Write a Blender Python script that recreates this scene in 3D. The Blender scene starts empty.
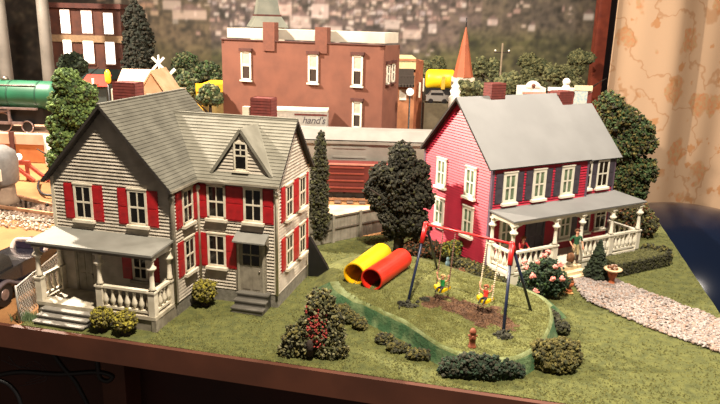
import bpy, math, random
from mathutils import Vector, Matrix, noise
S = 0.0125            # one modelling unit is 12.5 mm of the real layout; everything is scaled to real size at the end
C = bpy.context.scene.collection
R_ = random.Random(7)
PI = math.pi
def V(*a): return Vector(a)

# ------------------------------------------------------------------ camera numbers
PITCH, ROLL, FPX, CAMZ = 0.2653, -0.0249, 669.7, 20.0
def ray(px, py):
    x = (px-360)/FPX; u = -(py-202)/FPX
    cr, sr = math.cos(ROLL), math.sin(ROLL)
    X = x*cr+u*sr; U = -x*sr+u*cr
    c, s = math.cos(PITCH), math.sin(PITCH)
    return V(X, c+U*s, -s+U*c)
def at(px, py, Y):
    d = ray(px, py); return V(0, 0, CAMZ)+d*(Y/d.y)
def gr(px, py, z=0.0):
    d = ray(px, py); return V(0, 0, CAMZ)+d*((z-CAMZ)/d.z)

# ------------------------------------------------------------------ materials
def lin(c):
    out = []
    for v in c:
        v /= 255.0
        out.append(v/12.92 if v <= .04045 else ((v+.055)/1.055)**2.4)
    return out
MATS = {}
def mat(name, col, rough=.6, col2=None, scale=3.0, bump=0.0, bscale=8.0, metal=0.0, spec=.5, emit=0.0, detail=3.0, coat=0.0, lo=.35, hi=.65):
    if name in MATS: return MATS[name]
    m = bpy.data.materials.new(name); m.use_nodes = True
    nt = m.node_tree; b = nt.nodes['Principled BSDF']
    b.inputs['Roughness'].default_value = rough; b.inputs['Metallic'].default_value = metal
    b.inputs['Specular IOR Level'].default_value = spec
    if coat: b.inputs['Coat Weight'].default_value = coat; b.inputs['Coat Roughness'].default_value = .08
    c1 = lin(col)+[1]
    b.inputs['Base Color'].default_value = c1
    tc = nt.nodes.new('ShaderNodeTexCoord')
    if col2 is None: col2 = [max(0, v*.9) for v in col]
    n = nt.nodes.new('ShaderNodeTexNoise'); n.inputs['Scale'].default_value = scale/S; n.inputs['Detail'].default_value = detail
    r = nt.nodes.new('ShaderNodeValToRGB')
    r.color_ramp.elements[0].position = lo; r.color_ramp.elements[1].position = hi
    r.color_ramp.elements[0].color = lin(col2)+[1]; r.color_ramp.elements[1].color = c1
    nt.links.new(tc.outputs['Object'], n.inputs['Vector']); nt.links.new(n.outputs['Fac'], r.inputs['Fac'])
    nt.links.new(r.outputs['Color'], b.inputs['Base Color'])
    if emit:
        b.inputs['Emission Color'].default_value = c1; b.inputs['Emission Strength'].default_value = emit
    if bump:
        n2 = nt.nodes.new('ShaderNodeTexNoise'); n2.inputs['Scale'].default_value = bscale/S; n2.inputs['Detail'].default_value = 3
        bp = nt.nodes.new('ShaderNodeBump'); bp.inputs['Distance'].default_value = bump*S; bp.inputs['Strength'].default_value = 1
        nt.links.new(tc.outputs['Object'], n2.inputs['Vector']); nt.links.new(n2.outputs['Fac'], bp.inputs['Height']); nt.links.new(bp.outputs['Normal'], b.inputs['Normal'])
    MATS[name] = m; return m

# ------------------------------------------------------------------ mesh builder
class MB:
    def __init__(s): s.v = []; s.f = []; s.m = []; s.sm = []
    def add(s, vs, fs, mi=0, smooth=False):
        b = len(s.v); s.v += [tuple(v) for v in vs]
        for f in fs: s.f.append([b+i for i in f]); s.m.append(mi); s.sm.append(smooth)
        return s
    def box(s, c, d, rz=0.0, mi=0, M=None):
        hx, hy, hz = d[0]/2, d[1]/2, d[2]/2
        vs = [V(x, y, z) for z in (-hz, hz) for y in (-hy, hy) for x in (-hx, hx)]
        m = Matrix.Rotation(rz, 3, 'Z') if M is None else M
        vs = [m @ v + Vector(c) for v in vs]
        return s.add(vs, [(0, 2, 3, 1), (4, 5, 7, 6), (0, 1, 5, 4), (2, 6, 7, 3), (1, 3, 7, 5), (0, 4, 6, 2)], mi)
    def bb(s, x0, x1, y0, y1, z0, z1, mi=0):
        return s.box(((x0+x1)/2, (y0+y1)/2, (z0+z1)/2), (abs(x1-x0), abs(y1-y0), abs(z1-z0)), 0, mi)
    def bar(s, a, b, w, h=None, mi=0):
        a = Vector(a); b = Vector(b); d = b-a; h = h or w
        q = d.to_track_quat('Z', 'Y').to_matrix() if abs(d.normalized().z) < .999 else Matrix.Identity(3)
        up = V(0, 0, 1)
        x = d.cross(up)
        if x.length < 1e-5: x = V(1, 0, 0)
        x.normalize(); y = x.cross(d.normalized())
        vs = []
        for p in (a, b):
            for sx, sy in ((-1, -1), (1, -1), (1, 1), (-1, 1)): vs.append(p+x*sx*w/2+y*sy*h/2)
        return s.add(vs, [(3, 2, 1, 0), (4, 5, 6, 7), (0, 1, 5, 4), (1, 2, 6, 5), (2, 3, 7, 6), (3, 0, 4, 7)], mi)
    def tube(s, pts, r, n=8, mi=0, cap=True, smooth=True):
        pts = [Vector(p) for p in pts]; rr = r if isinstance(r, (list, tuple)) else [r]*len(pts)
        b = len(s.v); prev = None
        for i, p in enumerate(pts):
            d = (pts[min(i+1, len(pts)-1)]-pts[max(i-1, 0)]).normalized()
            if prev is None:
                x = d.cross(V(0, 0, 1)); x = x if x.length > 1e-3 else V(1, 0, 0)
            else:
                x = prev-d*prev.dot(d)
                if x.length < 1e-4: x = d.orthogonal()
            x.normalize(); prev = x; y = d.cross(x)
            for k in range(n):
                a = 2*PI*k/n; s.v.append(tuple(p+(x*math.cos(a)+y*math.sin(a))*rr[i]))
        for i in range(len(pts)-1):
            for k in range(n):
                k2 = (k+1) % n
                s.f.append([b+i*n+k, b+i*n+k2, b+(i+1)*n+k2, b+(i+1)*n+k]); s.m.append(mi); s.sm.append(smooth)
        if cap:
            s.f.append([b+k for k in range(n)][::-1]); s.m.append(mi); s.sm.append(False)
            e = b+(len(pts)-1)*n; s.f.append([e+k for k in range(n)]); s.m.append(mi); s.sm.append(False)
        return s
    def lathe(s, prof, c=(0, 0, 0), n=14, mi=0, smooth=True, sx=1, sy=1):
        b = len(s.v)
        for r, z in prof:
            for k in range(n):
                a = 2*PI*(k+.5)/n; s.v.append((c[0]+r*math.cos(a)*sx, c[1]+r*math.sin(a)*sy, c[2]+z))
        for i in range(len(prof)-1):
            for k in range(n):
                k2 = (k+1) % n; s.f.append([b+i*n+k, b+i*n+k2, b+(i+1)*n+k2, b+(i+1)*n+k]); s.m.append(mi); s.sm.append(smooth)
        s.f.append([b+k for k in range(n)][::-1]); s.m.append(mi); s.sm.append(False)
        e = b+(len(prof)-1)*n; s.f.append([e+k for k in range(n)]); s.m.append(mi); s.sm.append(False)
        return s
    def prism(s, poly, ext, mi=0):
        """poly: 3D points; ext: extrusion vector"""
        n = len(poly); vs = [Vector(p) for p in poly]+[Vector(p)+Vector(ext) for p in poly]
        fs = [tuple(range(n))[::-1], tuple(range(n, 2*n))]+[(i, (i+1) % n, n+(i+1) % n, n+i) for i in range(n)]
        return s.add(vs, fs, mi)
    def ball(s, c, r, n=8, mi=0, sc=(1, 1, 1)):
        prof = [(max(1e-4, r*math.sin(PI*i/n)), -r*math.cos(PI*i/n)*sc[2]) for i in range(n+1)]
        return s.lathe(prof, c, n*2, mi, True, sc[0], sc[1])
    def courses(s, o, ea, eb, nn, poly, pitch, lip, mi=0):
        """overlapping boards over a convex polygon (a,b) in the plane o+a*ea+b*eb, bulging along nn"""
        o, ea, eb, nn = Vector(o), Vector(ea), Vector(eb), Vector(nn)
        b0 = min(p[1] for p in poly); bm = max(p[1] for p in poly)
        def clip(P, lim, keep_above):
            out = []
            for i in range(len(P)):
                p, q = P[i], P[(i+1) % len(P)]
                ip = (p[1] >= lim) if keep_above else (p[1] <= lim); iq = (q[1] >= lim) if keep_above else (q[1] <= lim)
                if ip: out.append(p)
                if ip != iq:
                    t = (lim-p[1])/(q[1]-p[1]); out.append((p[0]+t*(q[0]-p[0]), lim))
            return out
        b = b0
        while b < bm-1e-4:
            t = min(b+pitch, bm)
            P = clip(clip(list(poly), b, True), t, False)
            Q = []
            for p in P:
                if not Q or (abs(Q[-1][0]-p[0])+abs(Q[-1][1]-p[1])) > 1e-5: Q.append(p)
            if len(Q) > 2 and abs(Q[0][0]-Q[-1][0])+abs(Q[0][1]-Q[-1][1]) < 1e-5: Q.pop()
            if len(Q) >= 3:
                s.add([o+ea*a+eb*z+nn*(lip*(1-(z-b)/pitch)) for a, z in Q], [tuple(range(len(Q)))], mi)
                xs = [a for a, z in Q if abs(z-b) < 1e-4]
                if xs and max(xs)-min(xs) > 1e-4:
                    l, r = min(xs), max(xs)
                    s.add([o+ea*l+eb*b, o+ea*r+eb*b, o+ea*r+eb*b+nn*lip, o+ea*l+eb*b+nn*lip], [(0, 1, 2, 3)], mi)
            b = t
        return s
    def build(s, name, mats, parent=None, loc=None, rz=0.0):
        me = bpy.data.meshes.new(name); me.from_pydata(s.v, [], s.f)
        for m in (mats if isinstance(mats, (list, tuple)) else [mats]): me.materials.append(m)
        me.polygons.foreach_set('material_index', s.m); me.polygons.foreach_set('use_smooth', s.sm)
        me.update()
        o = bpy.data.objects.new(name, me); C.objects.link(o)
        if parent is not None: o.parent = parent
        if loc is not None: o.location = loc
        o.rotation_euler = (0, 0, rz)
        return o
def recalc(o):
    import bmesh
    b = bmesh.new(); b.from_mesh(o.data); bmesh.ops.recalc_face_normals(b, faces=b.faces); b.to_mesh(o.data); b.free()
def tag(o, label=None, cat=None, group=None, kind=None):
    if label: o['label'] = label
    if cat: o['category'] = cat
    if group: o['group'] = group
    if kind: o['kind'] = kind
    return o
def thing(name, label, cat, loc=(0, 0, 0), rz=0.0, group=None):
    o = bpy.data.objects.new(name, None); C.objects.link(o); o.location = loc; o.rotation_euler = (0, 0, rz)
    o.empty_display_size = .3
    return tag(o, label, cat, group)
def copy_tree(o, parent=None):
    c = o.copy(); C.objects.link(c); c.parent = parent
    for ch in [x for x in bpy.data.objects if x.parent == o]: copy_tree(ch, c)
    return c

# ------------------------------------------------------------------ foliage
ICO = None
def ico():
    global ICO
    if ICO is None:
        t = (1+5**.5)/2
        vs = [(-1, t, 0), (1, t, 0), (-1, -t, 0), (1, -t, 0), (0, -1, t), (0, 1, t), (0, -1, -t), (0, 1, -t), (t, 0, -1), (t, 0, 1), (-t, 0, -1), (-t, 0, 1)]
        vs = [Vector(v).normalized() for v in vs]
        fs = [(0, 11, 5), (0, 5, 1), (0, 1, 7), (0, 7, 10), (0, 10, 11), (1, 5, 9), (5, 11, 4), (11, 10, 2), (10, 7, 6), (7, 1, 8), (3, 9, 4), (3, 4, 2), (3, 2, 6), (3, 6, 8), (3, 8, 9), (4, 9, 5), (2, 4, 11), (6, 2, 10), (8, 6, 7), (9, 8, 1)]
        ICO = (vs, fs)
    return ICO
def chunk(mb, c, r, rnd, mi=0, flat=1.0, rough=.42):
    vs, fs = ico()
    ax = Matrix.Rotation(rnd.uniform(0, 6.28), 3, Vector((rnd.uniform(-1, 1), rnd.uniform(-1, 1), rnd.uniform(-1, 1)+.01)).normalized())
    o = []
    sx_ = rnd.uniform(.75, 1.35)
    for v in vs:
        w = ax @ V(v.x*sx_, v.y, v.z/sx_) * r*(1+rnd.uniform(-rough, rough)); o.append((c[0]+w.x, c[1]+w.y, c[2]+w.z*flat))
    mb.add(o, fs, mi, False)
def foliage(ells, n, size, seed=1, nm=2, shell=.75, mb=None, weights=None):
    """ells: (cx,cy,cz,rx,ry,rz)"""
    rnd = random.Random(seed); mb = mb or MB(); n = int(n*2.1); size = size*.68
    vol = [e[3]*e[4]+e[4]*e[5]+e[3]*e[5] for e in ells]; tot = sum(vol)
    for e, w in zip(ells, vol):
        for i in range(max(6, int(n*w/tot))):
            d = V(rnd.gauss(0, 1), rnd.gauss(0, 1), rnd.gauss(0, 1)).normalized()
            k = shell+(1.04-shell)*rnd.random()
            k *= 1+.22*noise.noise(V(d.x*2.2+e[0], d.y*2.2+e[1], d.z*2.2+e[2]))
            c = (e[0]+d.x*e[3]*k, e[1]+d.y*e[4]*k, max(.03, e[2]+d.z*e[5]*k))
            mi = rnd.choices(range(nm), weights)[0] if weights else rnd.randrange(nm)
            chunk(mb, c, size*rnd.uniform(.55, 1.25), rnd, mi)
        # inner core so the crown is not see-through
        core = MB().ball((e[0], e[1], e[2]), .78, 6, 0, (e[3], e[4], e[5]))
        b = len(mb.v); mb.v += [(x, y, max(0.02, z)) for x, y, z in core.v]
        for f in core.f: mb.f.append([b+i for i in f]); mb.m.append(0); mb.sm.append(False)
    return mb
def trunk(h, r, seed=0, lean=0.0, branches=4, top=None):
    rnd = random.Random(seed); mb = MB()
    pts = [(lean*t*h+rnd.uniform(-.05, .05), rnd.uniform(-.05, .05), t*h) for t in [i/5 for i in range(6)]]
    pts[0] = (0, 0, -.02)
    mb.tube(pts, [r*(1.5-.9*i/5) for i in range(6)], 7)
    for b in range(branches):
        a = rnd.uniform(0, 6.28); z = h*rnd.uniform(.45, .9); l = h*rnd.uniform(.25, .5)
        mb.tube([(lean*z, 0, z), (lean*z+math.cos(a)*l*.5, math.sin(a)*l*.5, z+l*.45), (lean*z+math.cos(a)*l, math.sin(a)*l, z+l*.8)], [r*.5, r*.35, r*.15], 5)
    return mb

# ------------------------------------------------------------------ material library
M_side = mat('grey_siding', (186, 176, 160), .55, (160, 150, 134), 1.2)
M_trimw = mat('cream_trim', (214, 204, 184), .5, (190, 180, 158), 1.5)
M_greytrim = mat('weathered_taupe', (138, 130, 114), .6, (112, 104, 90), 1.5)
M_shutter = mat('red_shutter', (170, 22, 28), .5, (140, 18, 24), 2)
M_roofa = mat('grey_shingles', (92, 89, 78), .85, (74, 71, 61), .8, .02, 12)
M_roofb = mat('pale_grey_shingles', (122, 118, 105), .8, (106, 102, 89), .8, .02, 12)
M_glass = mat('dark_glass', (26, 22, 18), .12, (14, 12, 10), 2)
M_found = mat('grey_foundation', (124, 118, 106), .8, (100, 96, 84), 3, .03, 10)
M_porchgrey = mat('porch_roof_grey', (122, 120, 112), .65, (108, 106, 98), .7)
M_deck = mat('grey_deck', (186, 176, 156), .6, (150, 140, 120), 1)
M_step = mat('grey_step', (96, 92, 84), .6, (80, 76, 68), 1)
M_white = mat('white_plastic', (232, 226, 208), .4, (214, 206, 188), 1)
M_pink = mat('crimson_siding', (190, 50, 72), .45, (176, 42, 64), 1)
M_lav = mat('purple_grey_corner', (104, 84, 100), .5)
M_slate = mat('slate_shutter', (74, 68, 78), .5, (58, 52, 60), 2)
M_roof2 = mat('smooth_grey_roof', (110, 109, 107), .6, (101, 100, 98), .35)
M_mint = mat('pale_green_glass', (128, 146, 116), .15, (60, 66, 52), 1.2)  # green glass; its bright reflection is put into the pale tone
M_brick = mat('brick_red', (108, 42, 34), .75, (88, 34, 28), 3)
M_brickw = mat('brown_brick', (116, 70, 53), .85, (104, 62, 47), .5)
M_brickd = mat('dark_brick', (86, 44, 34), .8, (66, 34, 28), 1)
M_leafdk = mat('dark_olive_foam', (46, 44, 30), .95, (24, 22, 16), 3)
M_leafdk2 = mat('black_green_foam', (62, 60, 44), .95, (30, 30, 20), 3)
M_leafg = mat('fresh_green_foam', (104, 124, 62), .95, (60, 80, 36), 2.5)
M_leafg2 = mat('mid_green_foam', (66, 88, 46), .95, (38, 52, 26), 2.5)
M_olive = mat('olive_foam', (104, 96, 46), .95, (64, 58, 26), 3)
M_olive2 = mat('deep_olive_foam', (70, 70, 36), .95, (42, 42, 22), 3)
M_yolive = mat('yellow_olive_foam', (148, 138, 46), .95, (104, 96, 30), 4)
M_conif = mat('conifer_green', (40, 52, 32), .95, (22, 30, 18), 4)
M_conif2 = mat('conifer_dark', (54, 66, 42), .95, (28, 36, 22), 4)
M_bluegreen = mat('teal_green_foam', (46, 66, 44), .95, (26, 42, 30), 3)
M_rust = mat('rust_foam', (122, 76, 44), .95, (84, 50, 30), 3)
M_redfl = mat('red_flower_foam', (160, 60, 50), .9, (112, 36, 34), 4)
M_pinkfl = mat('pink_flower', (238, 160, 146), .8, (214, 120, 112), 6)
M_bark = mat('dark_bark', (58, 44, 34), .9, (36, 28, 22), 6, .04, 12)
M_black = mat('black_plastic', (20, 19, 20), .45, (12, 11, 12), 2)
M_steel = mat('bare_steel', (150, 140, 130), .35, (110, 100, 92), 2, metal=.8)
M_skin = mat('painted_skin', (224, 160, 128), .5)

# ================================================================== SETTING
e_s = V(.9738, -.2276, 0); e_t = V(.2276, .9738, 0); O0 = V(-23.79, 40.83, 0)
def T(s, t, z=0): return O0+e_s*s+e_t*t+V(0, 0, z)
def to_st(p):
    d = V(p[0], p[1], 0)-O0; return d.dot(e_s), d.dot(e_t)
SR = 47.9
# floor and walls of the room
M_floor = mat('dark_carpet', (64, 34, 26), .95, (44, 24, 20), .4, .05, 6)
tag(MB().bb(-140, 150, -40, 170, -62, -60.5).build('floor', M_floor), kind='structure')
M_wall = mat('beige_wall', (150, 128, 100), .85)
tag(MB().bb(-140, 150, 153, 156, -60.5, 90).build('wall_back', M_wall), kind='structure')
tag(MB().bb(-142, -140, -40, 156, -60.5, 90).build('wall_left', M_wall), kind='structure')
tag(MB().bb(150, 152, -40, 156, -60.5, 90).build('wall_right', M_wall), kind='structure')
# window beside the backdrop: red brown trim board with the dark gap next to it
a0, a1 = at(590, 100, 138), at(605, 0, 138)
M_redwood = mat('red_brown_wood', (128, 56, 36), .5, (104, 42, 28), .6)
dx = (a1-a0).x-1.3
tp = MB(); tp.bb(0, 2.2, -1.2, 1.0, -55, 40)
o = tp.build('trim_1', M_redwood, loc=(a0.x-.6, 138, 0)); o['kind'] = 'structure'
tp = MB(); tp.bb(0, 3.6, -.6, 1.0, -55, 40)
o = tp.build('window_1', mat('dark_window_gap', (26, 22, 26), .3), loc=(a0.x+1.62, 138, 0)); o['kind'] = 'structure'

# ------------------------------------------------------------------ layout table
tab = thing('layout_table', 'brown wooden model railway table carrying the whole village', 'table', T(0, 0, 0), math.atan2(e_s.y, e_s.x))
def tl(mb, name, m): return mb.build(name, m, tab)
M_fascia = mat('brown_fascia', (86, 47, 31), .6, (70, 37, 24), .25)
M_ply = mat('plywood', (150, 104, 66), .8)
f = MB(); f.bb(-46, SR+.3, -.35, 0, -1.62, -.02); tl(f, 'fascia', M_fascia)
f = MB(); f.bb(SR-.35, SR-.02, 0, 104, -1.62, -.08); tl(f, 'side_fascia', M_fascia)
f = MB(); f.bb(-46, SR, 0, 104, -1.3, -.12); tl(f, 'tabletop', M_ply)
f = MB(); f.bb(-46, SR-3, 9, 10, -60.4, -1.3); tl(f, 'skirt_panel', mat('dark_panel', (70, 38, 30), .8, (48, 28, 24), .12))
for sx in (-44, -20, 4, SR-2):
    for ty in (7, 98): tl(MB().bb(sx-1, sx+1, ty-1, ty+1, -60.5, -1.3), 'leg', M_fascia)
# dangling cables under the table
M_cable = mat('black_cable', (16, 15, 18), .5)
def arc(ps, n=14):
    P = [Vector(p) for p in ps]; out = []
    for i in range(len(P)-1):
        p0 = P[max(i-1, 0)]; p1 = P[i]; p2 = P[i+1]; p3 = P[min(i+2, len(P)-1)]
        for k in range(n):
            t = k/n; out.append(.5*((2*p1)+(-p0+p2)*t+(2*p0-5*p1+4*p2-p3)*t*t+(-p0+3*p1-3*p2+p3)*t*t*t))
    out.append(P[-1]); return out
def tcab(q, Y): return [at(x, y, Y) for x, y in q]
for q, r, lab in (([(-6, 376), (20, 372), (60, 374), (96, 372), (112, 376), (108, 381), (100, 378), (98, 368), (96, 352)], .17, 'black cable looping sideways to a coil under the table edge'),
                  ([(52, 352), (62, 366), (74, 380), (82, 394), (90, 410)], .16, 'straight black cable dropping steeply under the table'),
                  ([(-8, 378), (8, 384), (18, 396), (22, 412)], .15, 'black cable curving down at the lower left corner')):
    pts = arc(tcab(q, 41.5))
    tag(MB().tube(pts, r, 6).build('cable', M_cable), lab, 'cable')
pts = []
for l in range(3):
    rnd = random.Random(l); pts = arc(tcab([(rnd.uniform(0, 10), 356+l*4), (20+l*3, 368), (34+l*2, 361+l*5), (46, 372+l*4), (30-l*5, 380+l*3)], 42.2))
    tag(MB().tube(pts, .035, 4).build('thin_wire', mat('thin_wire_grey', (70, 56, 56), .5)), 'thin stray wire hanging among the cables below the table edge', 'wire', 'thin wires under the table')

# ------------------------------------------------------------------ grounds
M_grass = mat('turf', (88, 89, 40), .97, (64, 68, 28), 1.6, .08, 9, detail=6)
M_dirt = mat('orange_dirt', (150, 106, 62), .95, (126, 84, 46), .25, .04, 6)
M_path = mat('grey_ballast', (150, 136, 120), .95, (104, 94, 82), 3, .08, 8)
def sheet(name, st, m, z=0.0, step=.8, amp=.05, kind='structure', label=None):
    """a gently uneven sheet over a convex polygon given in table coordinates"""
    s0 = min(p[0] for p in st); s1 = max(p[0] for p in st); t0 = min(p[1] for p in st); t1 = max(p[1] for p in st)
    ns = max(2, int((s1-s0)/step)); ntt = max(2, int((t1-t0)/step)); mb = MB(); vs = []
    cx = sum(p[0] for p in st)/len(st); cy = sum(p[1] for p in st)/len(st)
    def span(t):
        xs = []
        for i in range(len(st)):
            p, q = st[i], st[(i+1) % len(st)]
            if (p[1]-t)*(q[1]-t) <= 0 and p[1] != q[1]: xs.append(p[0]+(t-p[1])/(q[1]-p[1])*(q[0]-p[0]))
        return (min(xs), max(xs)) if xs else (cx, cx)
    for j in range(ntt+1):
        t = t0+(t1-t0)*min(max(j/ntt, 1e-4), 1-1e-4); a, b = span(t)
        for i in range(ns+1):
            s = a+(b-a)*i/ns; p = T(s, t, z); p.z += amp*noise.noise(p*.5); vs.append(p)
    mb.add(vs, [(j*(ns+1)+i, j*(ns+1)+i+1, (j+1)*(ns+1)+i+1, (j+1)*(ns+1)+i) for j in range(ntt) for i in range(ns)], 0, True)
    o = mb.build(name, m); o['kind'] = kind
    return o
# lawn: from the strip left of the porch to the right edge
lawn = sheet('ground_lawn', [(1.5, 0), (SR, 0), (SR, 46), (27, 30), (10, 20), (1.5, 12)], M_grass, .0)
sheet('ground_dirt', [(-46, -.0), (SR, -.0), (SR, 104), (-46, 104)], M_dirt, -.09, 1.6, .02)
# left: orange street board strip beside the porch
bal = sheet('ground_ballast', [(-46, 20), (2, 20), (4, 26), (-46, 26)], M_path, .03, .8, .05)
# scattered foam fluff over the lawn
M_fl1 = mat('fluff_olive', (104, 102, 50), 1); M_fl2 = mat('fluff_dark', (82, 82, 38), 1)
rnd = random.Random(3); tf = MB()
def inhouse(p):
    for (hx, hy, a, u0, u1, v0, v1) in ((-5.74, 44.27, -.2484, -15.6, 0, -7.6, 6.5), (10.48, 51.92, .5065, 0, 14.5, -3.1, 9.4)):
        d = V(p.x-hx, p.y-hy, 0); u = d.x*math.cos(a)+d.y*math.sin(a); v = -d.x*math.sin(a)+d.y*math.cos(a)
        if u0 < u < u1 and v0 < v < v1 and not (u < -0 and hx < 0 and u > -6 and v < 0): return True
    return False
cnt = 0
def tuft(mb, p, r, rnd, mi):
    a = rnd.uniform(0, 6.28)
    vs = [(p.x+r*math.cos(a+k*2.09), p.y+r*math.sin(a+k*2.09), p.z) for k in range(3)]+[(p.x+rnd.uniform(-r, r)*.4, p.y, p.z+r*1.1)]
    mb.add(vs, [(0, 1, 3), (1, 2, 3), (2, 0, 3)], mi)
while cnt < 30000:
    t = 46*rnd.random()**1.5; s = rnd.uniform(1.6, SR-.1)
    if t > 14+s*.7: continue
    p = T(s, t, .0); cnt += 1
    if inhouse(p): continue
    tuft(tf, p, rnd.uniform(.03, .085), rnd, rnd.randrange(2))
tag(tf.build('grass', [M_fl1, M_fl2]), 'crumbly olive green model turf scattered over the lawns', 'grass', kind='stuff')

# ------------------------------------------------------------------ grass mound with the swing set
MZ = 1.3
top = [(-.9, 44.7), (1.2, 42.2), (3.4, 39.9), (5.0, 36.9), (7.1, 35.3), (9.0, 35.3), (10.4, 36.4), (12.0, 38.9), (13.0, 41.6), (13.3, 43.9), (12.0, 46.0), (9.2, 48.2), (7.0, 50.6), (5.0, 53.2), (2.2, 54.2), (-.4, 53), (-1.3, 50.6), (-1.5, 48.2), (-1.4, 46.2)]
mc = V(6.3, 43.2, 0)
def rad_at(a):
    best = None
    for i in range(len(top)):
        p = V(*top[i], 0)-mc; q = V(*top[(i+1) % len(top)], 0)-mc; d = V(math.cos(a), math.sin(a), 0)
        den = d.x*(q-p).y-d.y*(q-p).x
        if abs(den) < 1e-9: continue
        t = (p.x*(q-p).y-p.y*(q-p).x)/den; w = (p.x*d.y-p.y*d.x)/den
        if t > 0 and -1e-6 <= w <= 1+1e-6: best = t
    return best
NA = 120; radii = [rad_at(2*PI*k/NA+.001) for k in range(NA)]
radii = [sum(radii[(k+j) % NA] for j in range(-3, 4))/7 for k in range(NA)]
def mound_z(x, y):
    d = V(x, y, 0)-mc; k = (math.atan2(d.y, d.x) % (2*PI))/(2*PI)*NA; r = radii[int(k) % NA]
    q = d.length/r
    back = max(0.0, (y-46)/6)
    return MZ-.08*q*q-min(.8, back*.32)
mb = MB(); rings = [i/26 for i in range(1, 27)]
vs = [V(mc.x, mc.y, mound_z(mc.x, mc.y))]
dirt_c = [(440, 303, 1.4, .7), (482, 315, 1.6, 1.1), (500, 322, .8, .8), (460, 307, 1.1, .7)]
dirt_c = [(gr(x, y, MZ), a, b) for x, y, a, b in dirt_c]
def isdirt(p):
    return any(((p.x-c.x)/a)**2+((p.y-c.y)/(b*1.6))**2 < 1+.9*noise.noise(p*1.3)+.5*noise.noise(p*4) for c, a, b in dirt_c)
for q in rings:
    for k in range(NA):
        a = 2*PI*k/NA; r = radii[k]*q; p = mc+V(math.cos(a)*r, math.sin(a)*r, 0); p.z = mound_z(p.x, p.y)+.06*noise.noise(p*1.2); vs.append(p)
for j, (dr, zz) in enumerate(((.16, .82), (.3, .45), (.45, .0), (.55, -.06))):
    for k in range(NA):
        a = 2*PI*k/NA; back = max(0.0, min(1.0, .5+.9*math.sin(a)+.1)); back = back if math.sin(a) > 0 else max(0, .12*(1+math.sin(a)))
        edge = vs[1+25*NA+k]
        ddr = dr*(1+4*back)+.12*noise.noise(V(math.cos(a)*4, math.sin(a)*4, j))
        p = mc+V(math.cos(a)*(radii[k]+ddr), math.sin(a)*(radii[k]+ddr), 0); p.z = edge.z*zz if zz > 0 else zz; vs.append(p)
fs = []; mi = []
for k in range(NA): fs.append((0, 1+k, 1+(k+1) % NA)); mi.append(0)
for j in range(29):
    for k in range(NA):
        k2 = (k+1) % NA; fq = (1+j*NA+k, 1+(j+1)*NA+k, 1+(j+1)*NA+k2, 1+j*NA+k2)
        fs.append(fq); a = 2*PI*k/NA
        mi.append((2 if math.sin(a) < .45 and j >= 26 else (3 if (j >= 25 and math.sin(a) < .45) else (1 if isdirt(vs[fq[0]]) else 0))))
mb.v = [tuple(v) for v in vs]; mb.f = [list(x) for x in fs]; mb.m = mi; mb.sm = [True]*len(fs)
M_mdirt = mat('brown_soil', (98, 68, 44), .97, (72, 50, 34), 3, .1, 8)
M_mside = mat('dark_green_side', (96, 112, 72), .95, (44, 76, 42), .9, .08, 6, detail=8, lo=.45, hi=.68)
M_mrim = mat('frosted_green_rim', (126, 134, 92), .95, (88, 94, 46), 1.4, .06, 8)
M_mtop = mat('mound_turf', (98, 99, 48), .97, (74, 76, 34), 1.6, .08, 9, detail=6)
mound = mb.build('grass_mound', [M_mtop, M_mdirt, M_mside, M_mrim]); tag(mound, kind='structure')
tf = MB()
for i in range(12000):
    a = rnd.uniform(0, 6.28); q = rnd.random()**.5; k = int(a/(2*PI)*NA) % NA
    p = mc+V(math.cos(a), math.sin(a), 0)*radii[k]*q*.99; p.z = mound_z(p.x, p.y)
    tuft(tf, p, rnd.uniform(.03, .08), rnd, 2 if isdirt(p) else rnd.randrange(2))
tag(tf.build('mound_grass', [M_fl1, mat('fluff_mid', (92, 92, 42), 1), M_mdirt]), 'crumbly turf and brown soil crumbs on top of the raised play mound', 'grass', kind='stuff')

# ------------------------------------------------------------------ gravel path
lo_ = [gr(573, 281), gr(586, 300), gr(620, 316), gr(660, 332), gr(700, 346)]; lo_.append(lo_[-1]+(lo_[-1]-lo_[-2])*1.2)
up_ = [gr(606, 277), gr(628, 287), gr(652, 296), gr(690, 310), gr(720, 322)]; up_.append(up_[-1]+(up_[-1]-up_[-2])*.5)
for L in (lo_, up_):
    for p in L:
        s, t = to_st(p)
        if s > SR-.15:
            q = T(SR-.15, t); p.x, p.y = q.x, q.y
mb = MB(); vs = []
for p in lo_: vs.append(p+V(0, 0, .07))
for p in up_: vs.append(p+V(0, 0, .07))
mb.add(vs, [(i, i+1, 7+i, 6+i) for i in range(5)], 0)
tag(mb.build('ground_path', mat('path_bed', (120, 98, 82), .95)), kind='structure')
st = MB(); rnd = random.Random(11)
def lerpL(L, t):
    k = min(int(t*5), 4); return L[k].lerp(L[k+1], t*5-k)
for i in range(4200):
    t = rnd.random()**1.15; w = rnd.uniform(-.03, 1.03)
    p = lerpL(lo_, t).lerp(lerpL(up_, t), w)
    chunk(st, (p.x, p.y, .12+rnd.uniform(0, .06)), rnd.uniform(.08, .17), rnd, 0 if rnd.random() < .75 else 1, .7)
tag(st.build('gravel', [mat('white_gravel', (160, 150, 144), .9, (108, 96, 90), 5), mat('tan_gravel', (150, 126, 112), .9)]), 'pale crushed stone covering the garden path', 'gravel', kind='stuff')
# left ballast stones
st = MB()
for i in range(3600):
    p = T(rnd.uniform(-26, 2), rnd.uniform(17.5, 26)); chunk(st, (p.x, p.y, .08), rnd.uniform(.06, .14), rnd, rnd.randrange(3), .7)
tag(st.build('ballast_stone', [M_path, mat('pale_ballast', (196, 184, 168), .9), mat('rusty_ballast', (128, 106, 88), .9)]), 'mixed pale and grey ballast stones beside the left track', 'gravel', kind='stuff')

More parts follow.
